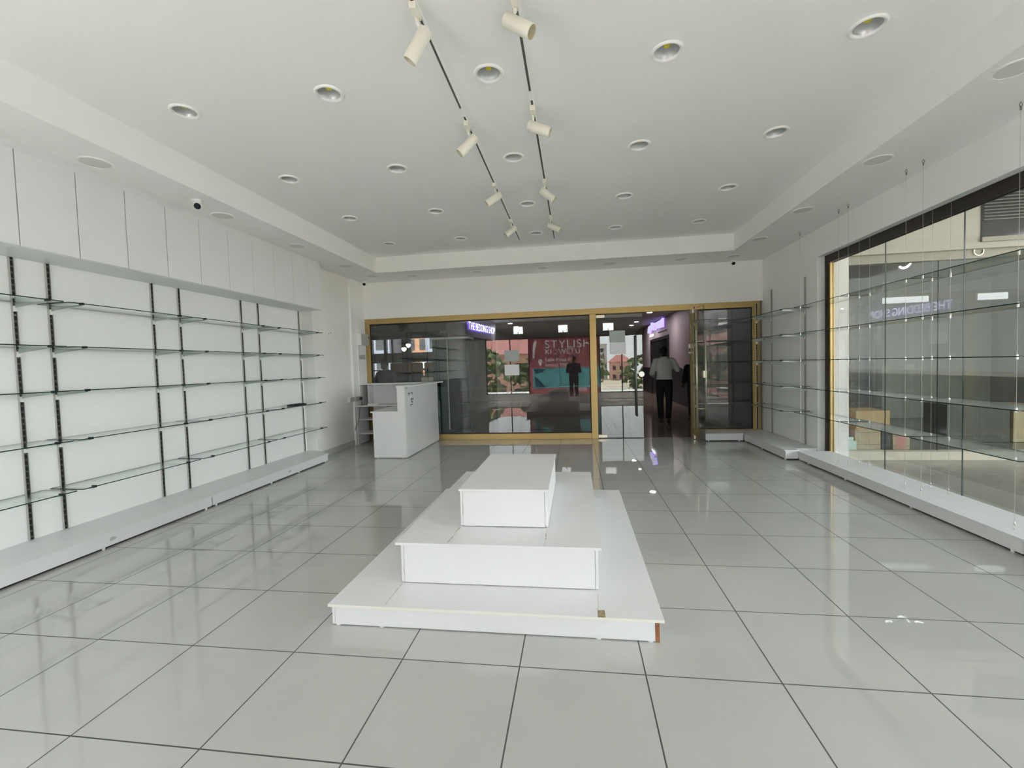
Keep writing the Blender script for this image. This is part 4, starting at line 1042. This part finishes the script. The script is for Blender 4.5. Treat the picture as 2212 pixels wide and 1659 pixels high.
MB().box(7.07, 7.52, 9.0, 9.02, 2.39, 2.49, LEDP).build('diffuser', lp); MB().box(7.06, 7.53, 9.02, 9.06, 2.38, 2.50, WMET).build('housing', lp)
sl = thing('swirl_sign', 'white glowing swirl emblem high inside the neighbouring shop', 'sign', (5.25, 8.0, 2.88))
MB().tube([(5.16, 8, 2.867), (5.19, 8, 2.845), (5.224, 8, 2.84), (5.26, 8, 2.85), (5.287, 8, 2.87), (5.32, 8, 2.905), (5.339, 8, 2.95)], [.014, .016, .018, .018, .016, .013, .008], SWIRL, 10).build('stroke', sl, smooth=True)
MB().tube([(4.98, 8, 2.945), (5.05, 8, 2.935), (5.08, 8, 2.95)], .012, SWIRL, 8).tube([(5.42, 8, 2.93), (5.47, 8, 2.922), (5.53, 8, 2.938)], .012, SWIRL, 8).build('accent', sl, smooth=True)
def carton(x0, x1, y0, y1, z0, z1, mt, label, strip=True, extra=None):
    r = thing('cardboard_carton', label, 'carton', ((x0+x1)/2, (y0+y1)/2, z0), 'cartons in the neighbouring shop')
    MB().box(x0, x1, y0, y1, z0, z1, mt).build('box', r, bevel=.004)
    if strip:
        t = MB(); h = z1-z0
        for f_ in (.18, .42, .86): t.box(x0-.001, x1+.001, y0-.0015, y0, z0+h*f_, z0+h*f_+.006, TAPE)
        t.build('tape_strip', r)
    if extra: MB().box(*extra).build('print', r)
    return r
carton(4.02, 4.36, 7.12, 7.5, 0.0, .40, CARTON, 'beige carton on the floor behind the neighbouring shop glass, taped around')
carton(4.05, 4.50, 7.15, 7.6, .40, .66, CARTONO, 'orange-brown carton stacked on the taped beige carton', False)
carton(4.52, 4.74, 7.12, 7.4, 0.0, .335, CARTON, 'small carton with a pink print behind the neighbouring shop glass', True, (4.56, 4.685, 7.117, 7.1195, .11, .29, PINK))
carton(4.38, 4.50, 7.13, 7.45, 0.0, .36, DARKW, 'narrow dark carton between the beige and pink-printed cartons', False)
carton(6.0, 6.9, 8.2, 8.7, 0.0, .62, VENTS, 'grey carton deeper in the neighbouring shop', False)
carton(6.95, 7.3, 8.2, 8.6, 0.0, .60, CARTON, 'brown carton deeper in the neighbouring shop', False)
tag(MB().prism([(3.83, 7.04), (4.00, 7.05), (4.01, 7.10), (3.84, 7.09)], 0.0, .235, MINT).prism([(3.835, 7.05), (3.965, 7.055), (3.965, 7.09), (3.84, 7.09)], .235, .29, MINT).build('paper_bag'), 'pale mint paper bag behind the neighbouring shop glass', 'paper bag')
tag(MB().faces([(3.83, 7.25, .30), (4.02, 7.25, .30), (3.98, 7.25, .52), (3.86, 7.25, .72), (3.83, 7.25, .74), (3.83, 7.32, .30), (4.02, 7.32, .30), (3.98, 7.32, .52), (3.86, 7.32, .72), (3.83, 7.32, .74)],
    [(0,1,2,3,4), (9,8,7,6,5), (0,5,6,1), (1,6,7,2), (2,7,8,3), (3,8,9,4), (4,9,5,0)], REDF).box(3.83, 4.02, 7.22, 7.36, 0, .30, DARKW).build('cloth_bundle'), 'red cloth bundle beside the column in the neighbouring shop', 'cloth')

# ================================================================== OUTSIDE, BEHIND THE CAMERA (seen in reflections)
struct(MB().box(-90, 90, -160, -6.0, -3.2, -3.0, EARTH).build('ground_outside'))
struct(MB().box(-14, 3.6, -7.5, -0.921, -.3, -.02, PAVE).build('ground_walkway'))
def tree(x, y, z, h, cr, label, seed):
    random.seed(seed)
    r = thing('tree', label, 'tree', (x, y, z), 'trees outside the front window')
    MB().tube([(x, y, z), (x+.1, y, z+h*.4), (x, y, z+h*.75)], [.18, .13, .06], BARK, 8).build('trunk', r)
    b = MB()
    for k in range(260):
        a = random.uniform(0, 2*PI); u = random.uniform(-1, 1); rr = cr*random.uniform(.35, 1)**.5
        c = Vector((x + rr*math.cos(a)*math.sqrt(1-u*u), y + rr*math.sin(a)*math.sqrt(1-u*u), z + h*.7 + u*h*.42))
        s_ = random.uniform(.18, .42); q = Matrix.Rotation(random.uniform(0, 6), 3, 'Z') @ Matrix.Rotation(random.uniform(0, 6), 3, 'X')
        vs = [c + q @ Vector(p)*s_ for p in ((1,0,0),(.3,.8,.15),(-.6,.6,0),(-1,-.2,.1),(-.2,-.9,0),(.5,-.5,.25),(0,0,.5))]
        b.faces(vs, [(0,1,6),(1,2,6),(2,3,6),(3,4,6),(4,5,6),(5,0,6)], LEAF)
    b.build('crown', r)
TR = [(-7.2, -16, 5.2, 2.3, 'leafy tree outside at the far left of the window'), (-2.6, -11.5, 4.4, 1.5, 'leafy tree outside, second from the left'), (-2.2, -20, 4.9, 2.0, 'leafy tree outside, before the salmon house'), (.6, -30, 5.6, 3.0, 'leafy tree outside, in the middle distance'),
      (7.0, -29, 4.6, 2.4, 'leafy tree outside, right of the middle'), (10.5, -36, 5.4, 2.8, 'leafy tree outside at the far right')]
for i, (x, y, h, cr, lab) in enumerate(TR): tree(x, y, -3.0, h, cr, lab, 20+i)
def house(x0, x1, y0, y1, z1, mt, roof, label, floors=2, hip=True):
    r = thing('house', label, 'building', ((x0+x1)/2, y0, -3.0), 'buildings outside the front window')
    MB().box(x0, x1, y0, y1, -3, z1, mt).build('walls', r)
    if hip: MB().faces([(x0-.4, y0-.4, z1), (x1+.4, y0-.4, z1), (x1+.4, y1+.4, z1), (x0-.4, y1+.4, z1), (x0+1.5, (y0+y1)/2, z1+1.8), (x1-1.5, (y0+y1)/2, z1+1.8)], [(0,1,2,3), (1,0,4,5), (3,2,5,4), (0,3,4), (2,1,5)], roof).build('roof', r)
    else: MB().box(x0-.1, x1+.1, y0-.1, y1+.1, z1, z1+.25, roof).build('roof', r)
    n = int((x1-x0)/1.6)
    for f_ in range(floors):
        z = z1 - 1.5 - f_*(z1+3)/floors*.95
        w = MB()
        for k in range(n):
            xx = x0 + (k+.5)*(x1-x0)/n
            MB().box(xx-.4, xx+.4, y1, y1+.03, z-.5, z+.5, DARKG).build('window', r)
house(-14, -3.4, -38, -30, 2.7, PINKB, REDR, 'salmon pink house with a red roof outside, on the left', 2)
house(6.0, 8.6, -112, -106, 6.4, PALEB, PALEB, 'pale tower block far outside', 5, False)
house(9.0, 14.0, -104, -98, 1.6, PINKB, REDR, 'small salmon house with red roof far outside, on the right', 2)
house(-2.0, 2.6, -84, -78, 1.2, PALEB, REDR, 'pale house with red roof far outside, in the middle', 2)
house(1.5, 9.0, -24, -20, -1.2, CREAMW, GREENR, 'low shed with a green roof outside', 1, False)
# seen through the cafe windows
BLUEB = pm('blue_grey_tower_wall', (0.17, 0.18, 0.21), 0.8); ORB = pm('orange_tower_wall', (0.36, 0.17, 0.09), 0.8)
def far_block(x0, x1, y0, y1, z1, mt, label, rows, cols):
    r = thing('tower_block', label, 'building', ((x0+x1)/2, y0, -3.0), 'blocks seen through the cafe windows')
    MB().box(x0, x1, y0, y1, -3, z1, mt).build('walls', r)
    for i in range(cols):
        for j in range(rows):
            cx = x0 + (i+.5)*(x1-x0)/cols; cz = z1 - .9 - j*1.25
            MB().box(cx-.28, cx+.28, y0-.03, y0, cz-.35, cz+.35, DARKG if (i+j) % 3 else PALEB).build('window', r)
far_block(-16.5, -11.6, 27, 31, 9, BLUEB, 'blue-grey block seen through the cafe windows, left one', 6, 4)
far_block(-11.4, -9.6, 29, 33, 9, ORB, 'orange block seen through the cafe windows, middle one', 6, 2)
far_block(-9.4, -6.0, 27.5, 31, 9, BLUEB, 'blue-grey block seen through the cafe windows, right one', 6, 3)
struct(MB().box(-40, -3.9, 16.2, 60, -3.2, -3.0, EARTH).build('ground_backyard'))
